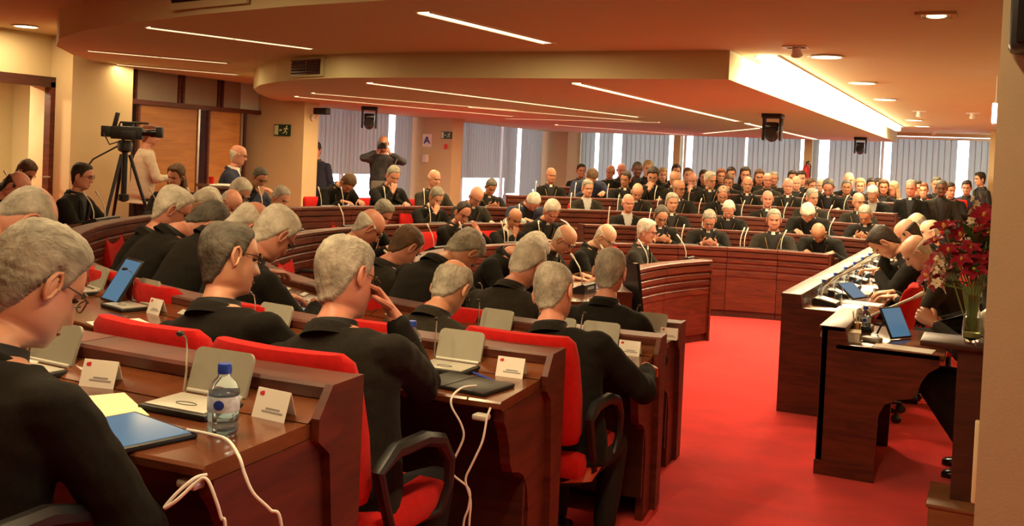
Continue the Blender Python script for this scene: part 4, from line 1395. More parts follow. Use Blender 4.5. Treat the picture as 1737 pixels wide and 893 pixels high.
def desk_row(name, label, row, a_from, a_to, n, ends=(True, True), center=None, r=None, fl=None, plates=True, group='curved desk rows'):
    r = r if r is not None else ROWR[row]
    fl = fl if fl is not None else ROWF[row]
    c = center or (CX0, CY0)
    t = thing(name, label, 'desk', (c[0], c[1], fl), 0, group)
    da = (a_to - a_from) / n
    gap = math.degrees(.003 / r) * (1 if da > 0 else -1)
    e0, e1 = gap, da - gap
    k = 5
    meshes = [('front_panel', MB().arc([(r + .012, 0.08), (r + .045, 0.08), (r + .045, HP - .04), (r + .012, HP - .04)], e0, e1, k).mesh('front_panel', 'wood', True)),
              ('kick_board', MB().arc([(r + .03, 0), (r + .05, 0), (r + .05, .08), (r + .03, .08)], e0, e1, k).mesh('kick_board', 'wood_dark'))]
    for i, (z0, z1, o_) in enumerate(((.705, .775, -.012), (.635, .692, -.004), (.560, .622, .002), (.47, .545, .006))):
        m_ = .010
        meshes.append(('rail', MB().arc([(r + .02, z0), (r + o_ + m_, z0), (r + o_, z0 + m_), (r + o_, z1 - m_), (r + o_ + m_, z1), (r + .02, z1)], e0, e1, k).mesh('rail', 'wood', True)))
    meshes.append(('top_cap', MB().arc([(r - .02, HP - .035), (r + .125, HP - .035), (r + .125, HP - .008), (r + .117, HP), (r - .012, HP), (r - .02, HP - .008)], e0, e1, k).mesh('top_cap', 'wood', True)))
    meshes.append(('console_slope', MB().arc([(r + .10, HP - .035), (r + .118, HP - .035), (r + .20, HW + .002), (r + .10, HW)], e0, e1, k).mesh('console_slope', 'wood_top', True)))
    meshes.append(('worktop', MB().arc([(r + .05, HW - .035), (r + .54, HW - .035), (r + .565, HW - .022), (r + .565, HW - .006), (r + .558, HW), (r + .05, HW)], e0, e1, k).mesh('worktop', 'wood_top', True)))
    meshes.append(('modesty_panel', MB().arc([(r + .30, .12), (r + .32, .12), (r + .32, HW - .035), (r + .30, HW - .035)], e0, e1, k).mesh('modesty_panel', 'wood_dark', True)))
    if plates:
        sl = math.degrees(atan2(HP - .037 - HW, .082))
        for fr in (.14, .86):
            q = MB()
            q.X = Matrix.Rotation(RAD(da * fr), 4, 'Z') @ Matrix.Translation((r + .160, 0, (HP - .035 + HW + .002) / 2 + .001)) @ Euler((0, RAD(sl), 0)).to_matrix().to_4x4()
            q.box((0, .0, 0), (.034, .055, .004))
            meshes.append(('socket_plate', q.mesh('socket_plate', 'silver')))
    for i in range(n):
        for nm, me in meshes:
            put(nm, me, t, rotz=RAD(a_from + da * i))
    for e, a in zip(ends, (a_from, a_to)):
        if e:
            sg = 1 if (a == a_from) == (da > 0) else -1
            q = MB()
            q.prism(END_PROF, 0, .035 * sg, lambda x, z, h: (r + x, h, z))
            q.build('end_panel', 'wood', t, rotz=RAD(a))
            q = MB()
            q.prism([(-.006, 0), (-.006, HP + .004), (.135, HP + .004), (.19, HW + .012), (.19, HW - .04), (.14, HW - .08), (.10, .30), (.10, 0)], -.022 * sg, 0, lambda x, z, h: (r + x, h, z))
            q.build('parapet_end', 'wood', t, rotz=RAD(a))
    return t


desk_row('curved_desk', 'innermost curved mahogany desk row closest to the red carpet well', 'D', 274.0, 86.2, 17)
desk_row('curved_desk', 'second curved mahogany desk row, left of the aisle', 'C', 276.3, 138, 13)
desk_row('curved_desk', 'second mahogany desk row on the far side right of the grey aisle', 'C', 132.5, 84, 5)
desk_row('curved_desk', 'third curved mahogany desk row, the one with the large round bend at left', 'B', 274.9, 139, 16)
desk_row('curved_desk', 'third mahogany desk row on the far side right of the grey aisle', 'B', 133, 84.8, 6)
desk_row('curved_desk', 'nearest mahogany desk row in the left foreground', 'A', 273.85, 246, 4)
desk_row('curved_desk', 'fourth mahogany desk row on the far side', 'A', 135, 85.4, 7)
desk_row('curved_desk', 'fifth and last mahogany desk row on the far side', 'Z', 128, 86, 7)
desk_row('curved_desk', 'short concave mahogany desk with ribbed front in the middle of the well', 'E', 155.5, 212, 4, center=(.37, 8.60), r=3.2, fl=0, plates=False)

# ================================================================ chairs
def chair_parts():
    out = []
    q = MB()
    q.box((0, .02, .455), (.50, .48, .10), bev=.035)
    out.append(('seat', q.mesh('seat', 'red', True), None))
    q = MB()
    rings = []
    for z, w_, d_ in ((.54, .40, .04), (.55, .45, .085), (.59, .475, .105), (.74, .485, .11), (.88, .475, .10), (.945, .455, .085), (.97, .41, .05)):
        y = -.235 - (z - .54) * .22
        ring = []
        for k in range(20):
            a = 2 * pi * k / 20
            ca, sa = cos(a), sin(a)
            x = w_ / 2 * math.copysign(abs(ca) ** .35, ca)
            yy = d_ / 2 * math.copysign(abs(sa) ** .5, sa)
            ring.append(Vector((x, y + yy + .05 * (x / .24) ** 2, z)))
        rings.append(ring)
    q.loft(rings)
    out.append(('backrest', q.mesh('backrest', 'red', 50), None))
    q = MB(); q.box((0, -.245, .49), (.26, .035, .22), bev=.01)
    q.box((0, -.16, .40), (.22, .2, .03))
    out.append(('back_bracket', q.mesh('back_bracket', 'black'), None))
    for sx in (-1, 1):
        q = MB()
        q.tube([(sx * .22, -.10, .40), (sx * .265, -.10, .43), (sx * .27, -.16, .55), (sx * .27, -.20, .645), (sx * .27, -.12, .685), (sx * .27, .04, .682), (sx * .27, .14, .655), (sx * .27, .20, .585), (sx * .268, .205, .50), (sx * .26, .17, .43), (sx * .2, .12, .40)],
               [.014, .015, .016, .020, .024, .024, .023, .018, .015, .014, .012], 8)
        out.append(('armrest', q.mesh('armrest', 'black', True), None))
    q = MB(); q.lathe([(.022, .10), (.022, .40), (.001, .40)], 12); q.lathe([(.045, .07), (.045, .14), (.03, .16), (.001, .16)], 12)
    out.append(('gas_column', q.mesh('gas_column', 'black', True), None))
    q = MB(); q.tube([(0, 0, .105), (.16, 0, .095), (.30, 0, .075)], [.026, .021, .016], 8)
    leg = q.mesh('base_leg', 'black_gloss', True)
    q = MB(); q.X = Matrix.Translation((.30, 0, .032)) @ Matrix.Rotation(pi / 2, 4, 'X')
    q.lathe([(.01, -.026), (.026, -.026), (.031, -.018), (.031, .018), (.026, .026), (.01, .026)], 12)
    cas = q.mesh('caster', 'black', True)
    return out, leg, cas


CH_PARTS, CH_LEG, CH_CAS = chair_parts()


def chair(label, x, y, fl, rz, group='red swivel chairs', base=True):
    t = thing('swivel_chair', label, 'chair', (x, y, fl), rz, group, 1.0 if y < 5 or x > -1.0 else .88)
    for nm, me, _ in CH_PARTS:
        put(nm, me, t)
    if base:
        for i in range(5):
            l_ = put('base_leg', CH_LEG, t, rotz=RAD(18 + 72 * i))
            put('caster', CH_CAS, l_)
    return t


# ================================================================ desk equipment
def rrect(w_, h, rad, n=4):
    pts = []
    for cx_, cy_, a0 in ((w_ / 2 - rad, h - rad, 0), (-w_ / 2 + rad, h - rad, 90)):
        for i in range(n + 1):
            a = RAD(a0 + 90 * i / n)
            pts.append((cx_ + rad * cos(a), cy_ + rad * sin(a)))
    return pts + [(-w_ / 2, 0), (w_ / 2, 0)]


def console_parts():
    out = []
    out.append(('base', MB().box((0, 0, .012), (.31, .25, .024), bev=.008).mesh('base', 'black', True), 0))
    out.append(('pad', MB().box((0, -.015, .026), (.27, .19, .006), bev=.002).mesh('pad', 'silver', True), 0))
    q = MB(); q.tube([(.045 * cos(2 * pi * i / 20), -.045 + .018 * sin(2 * pi * i / 20), .030) for i in range(21)], .0016, 4, False)
    out.append(('oval_mark', q.mesh('oval_mark', 'black'), 0))
    q = MB(); q.X = Matrix.Translation((0, .105, .032)) @ Matrix.Rotation(pi / 2, 4, 'Y')
    q.lathe([(.001, -.13), (.011, -.13), (.011, .13), (.001, .13)], 10)
    out.append(('hinge', q.mesh('hinge', 'silver', True), 0))
    q = MB(); q.X = Matrix.Translation((0, .112, .034)) @ Euler((RAD(72), 0, 0)).to_matrix().to_4x4()
    q.prism(rrect(.275, .165, .03), -.007, .007, lambda x, y, h: (x, y, h))
    out.append(('lid', q.mesh('lid', 'grey', 30), 0))
    q = MB(); q.tube([(-.145, .10, .02), (-.145, .11, .10), (-.14, .105, .18), (-.125, .08, .235), (-.10, .03, .262)], [.006, .0045, .0042, .0042, .0042], 7)
    out.append(('gooseneck', q.mesh('gooseneck', 'steel', True), 0))
    q = MB(); q.cap((-.10, .03, .262), .009, (-.085, .0, .266), .012, 8)
    out.append(('microphone', q.mesh('microphone', 'black', True), 0))
    return out


def unit_parts():
    out = []
    q = MB(); q.prism([(-.075, 0), (.075, 0), (.075, .075), (.055, .085), (-.06, .035), (-.075, .02)], -.13, .13, lambda y, z, x: (x, y, z))
    out.append(('base', q.mesh('base', 'black'), 0))
    out.append(('name_strip', MB().box((0, .077, .045), (.15, .004, .022)).mesh('name_strip', 'grey'), 0))
    q = MB(); q.tube([(.09, .03, .06), (.092, .03, .14), (.085, .0, .22), (.065, -.06, .29)], [.0065, .0055, .0055, .0055], 7)
    out.append(('stem', q.mesh('stem', 'stem', True), 0))
    q = MB(); q.cap((.065, -.06, .29), .0085, (.053, -.095, .326), .0105, 8)
    out.append(('microphone', q.mesh('microphone', 'stem', True), 0))
    return out


CONS, UNIT = console_parts(), unit_parts()


def console(label, x, y, z, rz, near=True):
    t = thing('conference_console' if near else 'delegate_microphone', label, 'console' if near else 'microphone', (x, y, z), rz, 'flip-up conference consoles' if near else 'black delegate microphones', .66 if near else .9)
    par = {}
    for nm, me, _ in (CONS if near else UNIT):
        par[nm] = put(nm, me, par.get('gooseneck') or par.get('stem') if nm == 'microphone' else t)
    return t


def bottle_parts():
    prof = [(.001, 0), (.030, 0), (.036, .008), (.037, .026), (.0345, .030), (.037, .035), (.037, .058), (.0375, .096), (.036, .108), (.028, .126), (.0155, .140), (.0145, .146), (.0145, .154)]
    out = [('bottle_body', MB().lathe(prof + [(.001, .154)], 20).mesh('bottle_body', 'pet', 50)),
           ('water', MB().lathe([(.001, .003)] + [(r_ - .002, z + .002) for r_, z in prof[1:8]] + [(.034, .100), (.001, .100)], 20).mesh('water', 'water', 50)),
           ('label_band', MB().lathe([(.0378, .058), (.0382, .059), (.0382, .094), (.0378, .095), (.037, .095), (.037, .058)], 20).mesh('label_band', 'label', 50)),
           ('cap', MB().lathe([(.001, .170), (.0145, .170), (.0168, .166), (.0168, .147), (.001, .147)], 16).mesh('cap', 'blue', 40))]
    q = MB()
    q.ell((0, -.0385, .077), (.013, .001, .012), n=10, m=6)
    out.append(('emblem', q.mesh('emblem', 'blue')))
    return out


BOT = bottle_parts()


def bottle(label, x, y, z, rz=0.0, s_=1.0):
    t = thing('water_bottle', label, 'bottle', (x, y, z), rz, 'blue-capped water bottles', s_ * .92)
    for nm, me in BOT:
        put(nm, me, t)


def name_card(label, x, y, z, rz):
    t = thing('name_card', label, 'card', (x, y, z), rz, 'white tent name cards', .70)
    q = MB(); q.X = Euler((RAD(-18), 0, 0)).to_matrix().to_4x4(); q.box((0, 0, .05), (.145, .0018, .10))
    f = q.build('front_leaf', 'paper', t)
    q = MB(); q.X = Matrix.Translation((0, .062, 0)) @ Euler((RAD(18), 0, 0)).to_matrix().to_4x4(); q.box((0, 0, .05), (.145, .0018, .10))
    q.build('back_leaf', 'paper', t)
    E_ = Euler((RAD(-18), 0, 0)).to_matrix().to_4x4()
    q = MB(); q.X = E_; q.prism([(-.058, .076), (-.044, .074), (-.038, .080), (-.041, .091), (-.052, .089), (-.060, .085)], -.0018, -.0012, lambda x_, z_, h: (x_, h, z_))
    q.build('emblem', 'emblem', f)
    for zz, w_ in ((.036, .062), (.026, .092)):
        q = MB(); q.X = E_; q.box((.012, -.0014, zz), (w_, .0008, .006)); q.build('print_line', 'ink', f)


def tablet(label, x, y, z, rz, w_=.25, d_=.18, tilt=0, case=True, roll=0):
    t = thing('tablet', label, 'tablet', (x, y, z), 0)
    t.rotation_euler = (RAD(tilt), RAD(roll), rz)
    MB().box((0, d_ / 2 if tilt else 0, .006), (w_, d_, .012), bev=.004).build('case', 'black', t, True)
    MB().box((0, d_ / 2 if tilt else 0, .0125), (w_ - .025, d_ - .022, .0015)).build('screen', 'screen', t)
    if tilt:
        q = MB(); q.prism([(.02, 0), (.03, 0), (d_ * .6, -.01), (d_ * .6, .0)], -.06, .06, lambda y_, z_, x_: (x_, y_, z_)); q.build('stand_flap', 'black', t)
    return t


def paper(label, x, y, z, rz, w_=.21, d_=.297, m='paper', h=.003):
    o = MB().box((0, 0, h / 2), (w_, d_, h)).build('paper_sheet', m, None, loc=(x, y, z), rotz=rz)
    if label:
        tag(o, label, 'paper')
    return o


def cable(label, pts, r=.0035, m='white'):
    pts = [Vector(p) for p in pts]
    sm = []
    n = len(pts)
    for i in range(n - 1):
        p0, p1, p2, p3 = pts[max(i - 1, 0)], pts[i], pts[i + 1], pts[min(i + 2, n - 1)]
        for j in range(8):
            t = j / 8
            sm.append(.5 * (2 * p1 + (p2 - p0) * t + (2 * p0 - 5 * p1 + 4 * p2 - p3) * t * t + (3 * p1 - p0 - 3 * p2 + p3) * t ** 3))
    sm.append(pts[-1])
    o = MB().tube(sm, r, 8).build('charging_cable', m, None, True)
    return tag(o, label, 'cable')


def polar(row, ang, off):
    a = RAD(ang)
    r = ROWR[row] + off
    return CX0 + r * cos(a), CY0 + r * sin(a)


# ================================================================ seated people, their chairs and microphones
def cut(label, n=10):
    w_ = label.split()
    return ' '.join(w_[:n]).rstrip(',')


for hx, hy, hz, face, fl, pose, hair, skin, gl, suit, opt, label in PEOPLE:
    opt = dict(opt)
    grp = opt.pop('group', 'clergymen seated in the desk rows')
    root, loc, rz = person(label, (hx, hy, hz), face, pose, hair, skin, bool(gl), suit, group=grp, floor=fl, **opt)
    back = grp.startswith('audience')
    sh = {'typing': -.09, 'backr': -.02, 'glassadj': -.02}.get(pose, 0)
    chair('red chair of the ' + cut(label), loc.x + sh, loc.y + (.06 if sh else 0), fl if not back else loc.z, rz, base=not back)
    if not back:
        d = Vector((-sin(rz), cos(rz), 0))
        ang = math.degrees(atan2(hy - CY0, hx - CX0)) % 360
        rr = math.hypot(hx - CX0, hy - CY0)
        row = min('DCBAZ', key=lambda k: abs(ROWR[k] + .75 - rr))
        if -3.6 < hx < -3.0 and 6.5 < hy < 10.2 and abs(fl) < .01 and rr < 2.6:
            console('black microphone before the ' + cut(label), hx + .38, hy + .16, HW, -pi / 2, False)
        elif ang < 228:
            x, y = polar(row, ang + 5.0 * 2.9 / ROWR[row], .34)
            console('black microphone before the ' + cut(label), x, y, ROWF[row] + HW, RAD(ang + 90), False)

for row, ang, lab in (('B', 261.0, 'empty red chair left of the stout man'), ('C', 165.5, 'empty red chair below the man bent over papers'),
                      ('C', 160.0, 'left of two empty red chairs under the photographer'), ('C', 157.0, 'right of two empty red chairs under the photographer'), ('D', 182.0, 'empty red chair right of the grey-haired man with a cross chain'),
                      ('D', 200.0, 'empty red chair left of the bald man in glasses and cross chain'), ('D', 157.0, 'empty red chair left of the man in white shirt'),
                      ('D', 171.0, 'empty red chair at the left inner curve'), ('C', 101.6, 'empty red chair behind the man in the middle of the front far row'), ('C', 260.0, 'empty red chair behind the brown-haired man in grey suit'),
                      ('C', 91.0, 'empty red chair left of the right end of the second far row'), ('A', 91.3, 'empty red chair behind the bald man turned left'), ('D', 105.0, 'empty red chair in the front far row'),
                      ('B', 192.0, 'empty red chair beside the woman with long hair'), ('D', 264.8 - 27, 'empty red chair on the inner left curve')):
    x, y = polar(row, ang, 1.08)
    chair(lab, x, y, ROWF[row], RAD(ang + 90))
for row, ang, lab in (('A', 266.4, 'grey flip-up console beside the near grey-haired man'), ('A', 271.35, 'grey flip-up console beside the near water bottle'), ('B', 271.5, 'grey flip-up console right of the man touching his glasses'),
                      ('B', 253.2, 'grey flip-up console behind the leaning blue tablet'), ('B', 247.7, 'grey flip-up console near the round bend of the third row'), ('B', 262.5, 'grey flip-up console hidden beside the stout man'),
                      ('C', 265.5, 'grey flip-up console left of the balding man in charcoal'), ('C', 269.9, 'grey flip-up console between the balding man and the typing man'), ('C', 272.8, 'grey flip-up console right of the typing man'),
                      ('C', 250.0, 'grey flip-up console beyond the white-haired man with a phone'), ('D', 266.0, 'grey flip-up console between two white-haired men of the inner row'), ('D', 271.2, 'grey flip-up console at the innermost near desk end'),
                      ('D', 249.5, 'grey flip-up console beside the brown-haired man')):
    x, y = polar(row, ang, .23)
    console(lab, x, y, ROWF[row] + HW, RAD(ang + 90))
for row, ang, lab in (('B', 238.0, 'black microphone by the bend of the third row, nearest the left edge'), ('B', 232.0, 'second black microphone along the bend of the third row'), ('B', 216.0, 'black microphone before the far left bald man'), ('B', 205.0, 'black microphone left of the dark-haired man in rimless glasses'),
                      ('B', 193.0, 'black microphone right of the dark-haired man in rimless glasses'), ('B', 166.0, 'black microphone before the empty place by the pillar'), ('D', 178.0, 'black microphone before the empty inner left chair'), ('C', 176.0, 'black microphone right of the man holding a pen'),
                      ('D', 157.0, 'black microphone at the place left of the white shirt'), ('D', 103.0, 'black microphone in the front far row beside the broad man')):
    x, y = polar(row, ang, .33)
    console(lab, x, y, ROWF[row] + HW, RAD(ang + 90), False)

# ---------------------------------------------------------------- things on the near desks
zA, zB, zC, zD = (ROWF[k] + HW for k in 'ABCD')


def on(row, ang, off):
    x, y = polar(row, ang, off)
    return x, y, ROWF[row] + HW


bottle('water bottle with blue cap in the left foreground', *on('A', 272.9, .36), RAD(25))
bottle('water bottle with blue cap beside the hand-raised man', *on('B', 269.9, .22), RAD(-5))
name_card('white name card beside the near bottle', *on('A', 273.0, .215), RAD(-4))
name_card('white name card next to the near grey-haired man', *on('A', 268.5, .215), RAD(12))
name_card('white name card beside the black tablet case', *on('B', 273.8, .22), RAD(4))
name_card('white name card in front of the typing man', *on('C', 274.9, .23), RAD(4))
name_card('white name card at the end of the innermost desk', *on('D', 273.6, .26), RAD(6))
name_card('white name card behind the leaning blue tablet', *on('B', 255.2, .22), RAD(-14))
x, y, z = on('A', 271.6, .47)
tablet('black-edged tablet with a lit blue screen in the left foreground', x, y, z, RAD(-13), .25, .18)
x, y, z = on('A', 270.0, .36)
paper('cream folder on the near left desk beside the tablet', x, y, z, RAD(60), .16, .24, 'cream', .008)
x, y, z = on('B', 273.1, .42)
t = thing('tablet_case', 'closed black tablet case at the end of the third row desk', 'case', (x, y, z), RAD(-6))
MB().box((0, 0, .007), (.27, .19, .014), bev=.005).build('cover', 'black', t, True)
MB().box((-.02, 0, .0145), (.003, .185, .002)).build('fold_seam', 'black_gloss', t)
x, y, z = on('B', 271.9, .40)
paper('white sheet with a tan picture before the grey console', x, y, z, RAD(8), .21, .15)
o = MB().box((0, 0, .0045), (.15, .10, .003)).build('photo_print', mat('tan_print', (.55, .40, .20), .5), None, loc=(x, y, z), rotz=RAD(8))
tag(o, 'tan photo print lying on the white sheet', 'print')
o = MB().tube([(-.07, 0, .005), (.06, 0, .005), (.075, 0, .005)], [.0045, .0045, .002], 8).build('pen', 'blue', None, True, loc=(*on('B', 273.1, .28)[:2], zB), rotz=RAD(150))
tag(o, 'blue pen before the name card', 'pen')
x, y, z = on('B', 251.6, .24)
tablet('blue-lit tablet leaning upright on the third row desk at left', x, y, z + .005, RAD(-20), .19, .23, tilt=58)
x, y, z = on('B', 262.3, .45)
tablet('tablet with a blue screen left of the hand-raised man', x, y, z, RAD(-8), .24, .17)
x, y, z = on('C', 272.3, .42)
tablet('small tablet under the typing man\'s hand', x, y, z, RAD(0), .20, .14)
x, y, z = on('C', 251.0, .40)
o = MB().box((0, 0, .005), (.075, .15, .009), bev=.003).build('phone', 'screen', None, True, loc=(x, y, z), rotz=RAD(-30))
tag(o, 'lit phone before the white-haired man in glasses', 'phone')
for i, (row, ang, off, lab, rot) in enumerate((('B', 246.5, .42, 'white paper beneath the leaning tablet', 20), ('B', 256.5, .45, 'papers on the third row desk behind the empty chair', -12), ('C', 265.8, .45, 'white papers before the balding man in charcoal', 5),
                                               ('C', 268.5, .5, 'paper left of the typing man', 12), ('D', 251.5, .40, 'papers beside the brown-haired man', -20), ('C', 186.0, .40, 'papers before the man holding a pen', 60),
                                               ('B', 241.0, .30, 'pale sheet on the third row at the bend', -40), ('D', 151.0, .25, 'sheet hanging over the inner desk by the white shirt', 40))):
    x, y, z = on(row, ang, off)
    paper(lab, x, y, z, RAD(ang + 90 + rot), .16, .22)
o = MB()
o.ell((0, 0, .07), (.17, .09, .075), n=16, m=8)
o.tube([(-.10, 0, .13), (-.05, 0, .17), (.05, 0, .17), (.10, 0, .13)], .008, 6)
x, y, z = on('C', 143.5, .30)
tag(o.build('bag', mat('bag_cloth', (.30, .36, .32), .7, var=.3, vscale=25), None, True, loc=(x, y, z), rotz=RAD(50)), 'grey-green cloth bag on the desk beside the reading bald man', 'bag')

# white charging cables
cable('white cable hanging from the near tablet to the floor', [(-1.563, 1.659, 1.126), (-1.477, 1.624, 1.14), (-1.376, 1.573, 1.155), (-1.299, 1.521, 1.147), (-1.274, 1.51, 1.12), (-1.25, 1.509, 1.087), (-1.22, 1.523, 1.057), (-1.199, 1.532, 1.027), (-1.19, 1.55, .80), (-1.20, 1.56, .39)])
cable('looped white cable under the near desk edge', [(-1.368, 1.509, 1.102), (-1.374, 1.483, 1.101), (-1.39, 1.453, 1.077), (-1.402, 1.435, 1.052), (-1.382, 1.445, 1.067), (-1.362, 1.478, 1.098), (-1.345, 1.486, 1.102), (-1.321, 1.486, 1.066), (-1.31, 1.49, 1.033), (-1.302, 1.493, 1.01), (-1.30, 1.50, .80), (-1.31, 1.50, .39)])
cable('white cable hanging from the black tablet case', [(-1.471, 2.845, 1.015), (-1.482, 2.773, 1.021), (-1.48, 2.707, 1.008), (-1.472, 2.688, 0.98), (-1.443, 2.7, 0.927), (-1.435, 2.703, 0.882), (-1.46, 2.689, 0.808), (-1.458, 2.689, 0.772), (-1.412, 2.71, 0.729), (-1.409, 2.709, 0.675), (-1.421, 2.702, 0.614), (-1.42, 2.71, .45), (-1.42, 2.72, .27)])
cable('white cable hanging from the socket under the third row desk', [(-1.373, 2.758, 0.977), (-1.377, 2.744, 0.946), (-1.382, 2.729, 0.876), (-1.408, 2.714, 0.802), (-1.422, 2.706, 0.756), (-1.405, 2.712, 0.693), (-1.405, 2.71, 0.621), (-1.405, 2.71, .45), (-1.40, 2.72, .27)])
for (x, y, z), lab in (((-1.425, 1.53, zA - .045), 'small white socket under the near desk edge'), ((-1.405, 2.76, zB - .047), 'small white socket under the third row desk edge')):
    o = MB().box((0, 0, 0), (.05, .04, .018), bev=.006).build('desk_socket', 'silver', None, True, loc=(x, y, z))
    tag(o, lab, 'socket')

tablet('blue-lit tablet on the inner middle desk before the smiling bald man', -2.86, 7.52, HW, RAD(-70), .24, .17)
x, y = polar('C', 134.6, .12)
t = thing('aisle_guard', 'grey guard panel with a curved rail at the aisle between far desks', 'guard', (x, y, ROWF['C']), RAD(135))
MB().box((.10, 0, .36), (.42, .03, .66), bev=.008).build('panel', 'grey', t, True)
MB().tube([(-.12, 0, .40), (-.11, 0, .66), (-.04, 0, .77), (.10, 0, .82), (.30, 0, .84)], .016, 8).build('rail', 'steel', t, True)

# black notice board leaning beside the inner desk
t = thing('display_easel', 'black board on a wooden stand at the near end of the inner desk', 'board', (-2.37, 7.20, 0), RAD(-52))
q = MB(); q.prism([(-.20, .35), (.20, .35), (.16, 1.02), (-.20, .98)], -.012, .012, lambda x, z, h: (x, h - (z - .3) * .12, z)); q.build('board', 'black', t)
MB().box((-.24, .04, .78), (.06, .03, .40)).build('wooden_edge', 'wood_mid', t)
for sx in (-.16, .16):
    MB().tube([(sx, .0, 0), (sx * .9, -.06, .6)], .014, 8).build('leg', 'black', t, True)
MB().tube([(0, .28, 0), (0, -.04, .7)], .014, 8).build('rear_leg', 'black', t, True)

# ================================================================ presidency table
PX0, PX1, PY0, PY1 = -1.36, -.72, 7.42, 13.6
t = thing('presidency_table', 'long straight mahogany presidency table covered with microphones', 'table', (PX0, PY0, 0))
nS = 5
LS = (PY1 - PY0) / nS
sec = [('front_panel', MB().box((.02, LS / 2, .42), (.03, LS - .006, .84)).mesh('front_panel', 'wood')),
       ('ledge', MB().box((.06, LS / 2, .845), (.15, LS - .006, .035), bev=.008).mesh('ledge', 'wood', True)),
       ('ledge_riser', MB().box((.115, LS / 2, .79), (.02, LS - .006, .08)).mesh('ledge_riser', 'wood_top')),
       ('worktop', MB().box((.36, LS / 2, .745), (.56, LS - .006, .035), bev=.006).mesh('worktop', 'wood_top', True)),
       ('modesty_panel', MB().box((.30, LS / 2, .40), (.02, LS - .006, .62)).mesh('modesty_panel', 'wood_dark'))]
for i in range(nS):
    for nm, me in sec:
        put(nm, me, t, loc=(0, LS * i, 0))
EP = [(0, 0), (0, .862), (.13, .862), (.15, .765), (.635, .765), (.635, .70), (.58, .66), (.545, .60), (.53, .54), (.50, .505), (.43, .49), (.36, .45), (.33, .38), (.32, 0)]
for y in (0, PY1 - PY0):
    q = MB(); q.prism(EP, -.03, .03, lambda x, z, h: (x, h, z)); q.build('end_panel', 'wood', t, loc=(0, y, 0))
ZP = .7625
pp = [((-.531, 8.40, 1.15), 'read', ('stubble', 'white'), 'skin_pale', False, 'suit_grey', 'nearly bald old man in grey suit nearest on the presidency table', 95),
      ((-.851, 9.20, 1.164), 'presdown', ('short', 'dark'), 'skin', False, 'suit', 'dark-haired man leaning far over the presidency table with chin on hand', 92),
      ((-.744, 10.3, 1.19), 'read', ('fringe', 'dark'), 'skin', False, 'suit', 'balding man with dark side hair at the presidency table', 90),
      ((-.60, 11.2, 1.175), 'upright', ('stubble', 'white'), 'skin_pale', False, 'suit', 'bald man with shiny crown behind the others at the presidency table', 100),
      ((-.78, 12.2, 1.19), 'read', ('stubble', 'grey'), 'skin_pale', False, 'suit', 'farthest bald head at the presidency table', 90)]
for hd, po, hr, sk, gl, su, lab, fc in pp:
    root, loc, rz = person(lab, hd, fc, po, hr, sk, gl, su, group='clergymen at the presidency table', floor=0)
    chair('red chair of the ' + cut(lab), loc.x, loc.y, 0, rz)
chair('empty red chair with its back edge-on at the near table end', -.80, 7.72, 0, RAD(90))
for i in range(9):
    y = 7.75 + .62 * i
    lab = ('nearest', 'second', 'third', 'fourth', 'fifth', 'sixth', 'seventh', 'eighth', 'farthest')[i]
    t = thing('table_microphone', lab + ' microphone unit along the presidency table', 'microphone', (-1.10, y, ZP), RAD(90), 'microphone units on the presidency table')
    q = MB(); q.prism([(-.09, 0), (.09, 0), (.09, .045), (.07, .055), (-.08, .02), (-.09, .012)], -.10, .10, lambda y_, z_, x_: (x_, y_, z_)); q.build('base', 'black', t)
    q = MB(); q.X = Euler((RAD(12), 0, 0)).to_matrix().to_4x4(); q.box((0, -.01, .042), (.17, .13, .006)); q.build('panel', 'white', t)
    s_ = MB().tube([(.05, .05, .05), (.05, .03, .12), (.03, -.06, .21), (-.02, -.20, .29)], .0065, 7).build('stem', 'stem', t, True)
    MB().cap((-.02, -.20, .29), .010, (-.035, -.235, .308), .013, 8).build('microphone', 'stem', s_, True)
    bottle(lab + ' blue-capped bottle on the presidency table', -1.17, y + .30, ZP, RAD(10 * i), 1.0)
    t = thing('drinking_glass', lab + ' water glass on the presidency table', 'glass', (-1.05, y + .25, ZP), 0, 'water glasses on the presidency table')
    MB().lathe([(.001, 0), (.028, 0), (.034, .11), (.032, .11), (.027, .006), (.001, .006)], 18).build('tumbler', 'glass', t, 50)
    MB().lathe([(.001, .007), (.0262, .007), (.0295, .065), (.001, .065)], 18).build('water', 'water', t, 50)
    if i % 2 == 0:
        paper(lab + ' bundle of papers on the presidency table', -.88, y + .28, ZP, RAD(85 + 9 * i), .20, .28)
for x, y, rz_, lab in ((-.92, 8.25, 70, 'tablet with dark screen standing on the presidency table'), (-.90, 9.75, 100, 'tablet lying by the leaning dark-haired man')):
    tablet(lab, x, y, ZP + .004, RAD(rz_), .24, .18, tilt=38 if y < 9 else 0)
t = thing('closed_laptop', 'grey closed laptop on the presidency table', 'laptop', (-.98, 8.62, ZP), RAD(90))
MB().box((0, 0, .007), (.30, .21, .014), bev=.004).build('base', 'silver', t, True)
MB().box((0, 0, .018), (.30, .21, .007), bev=.003).build('lid', 'grey', t, True)

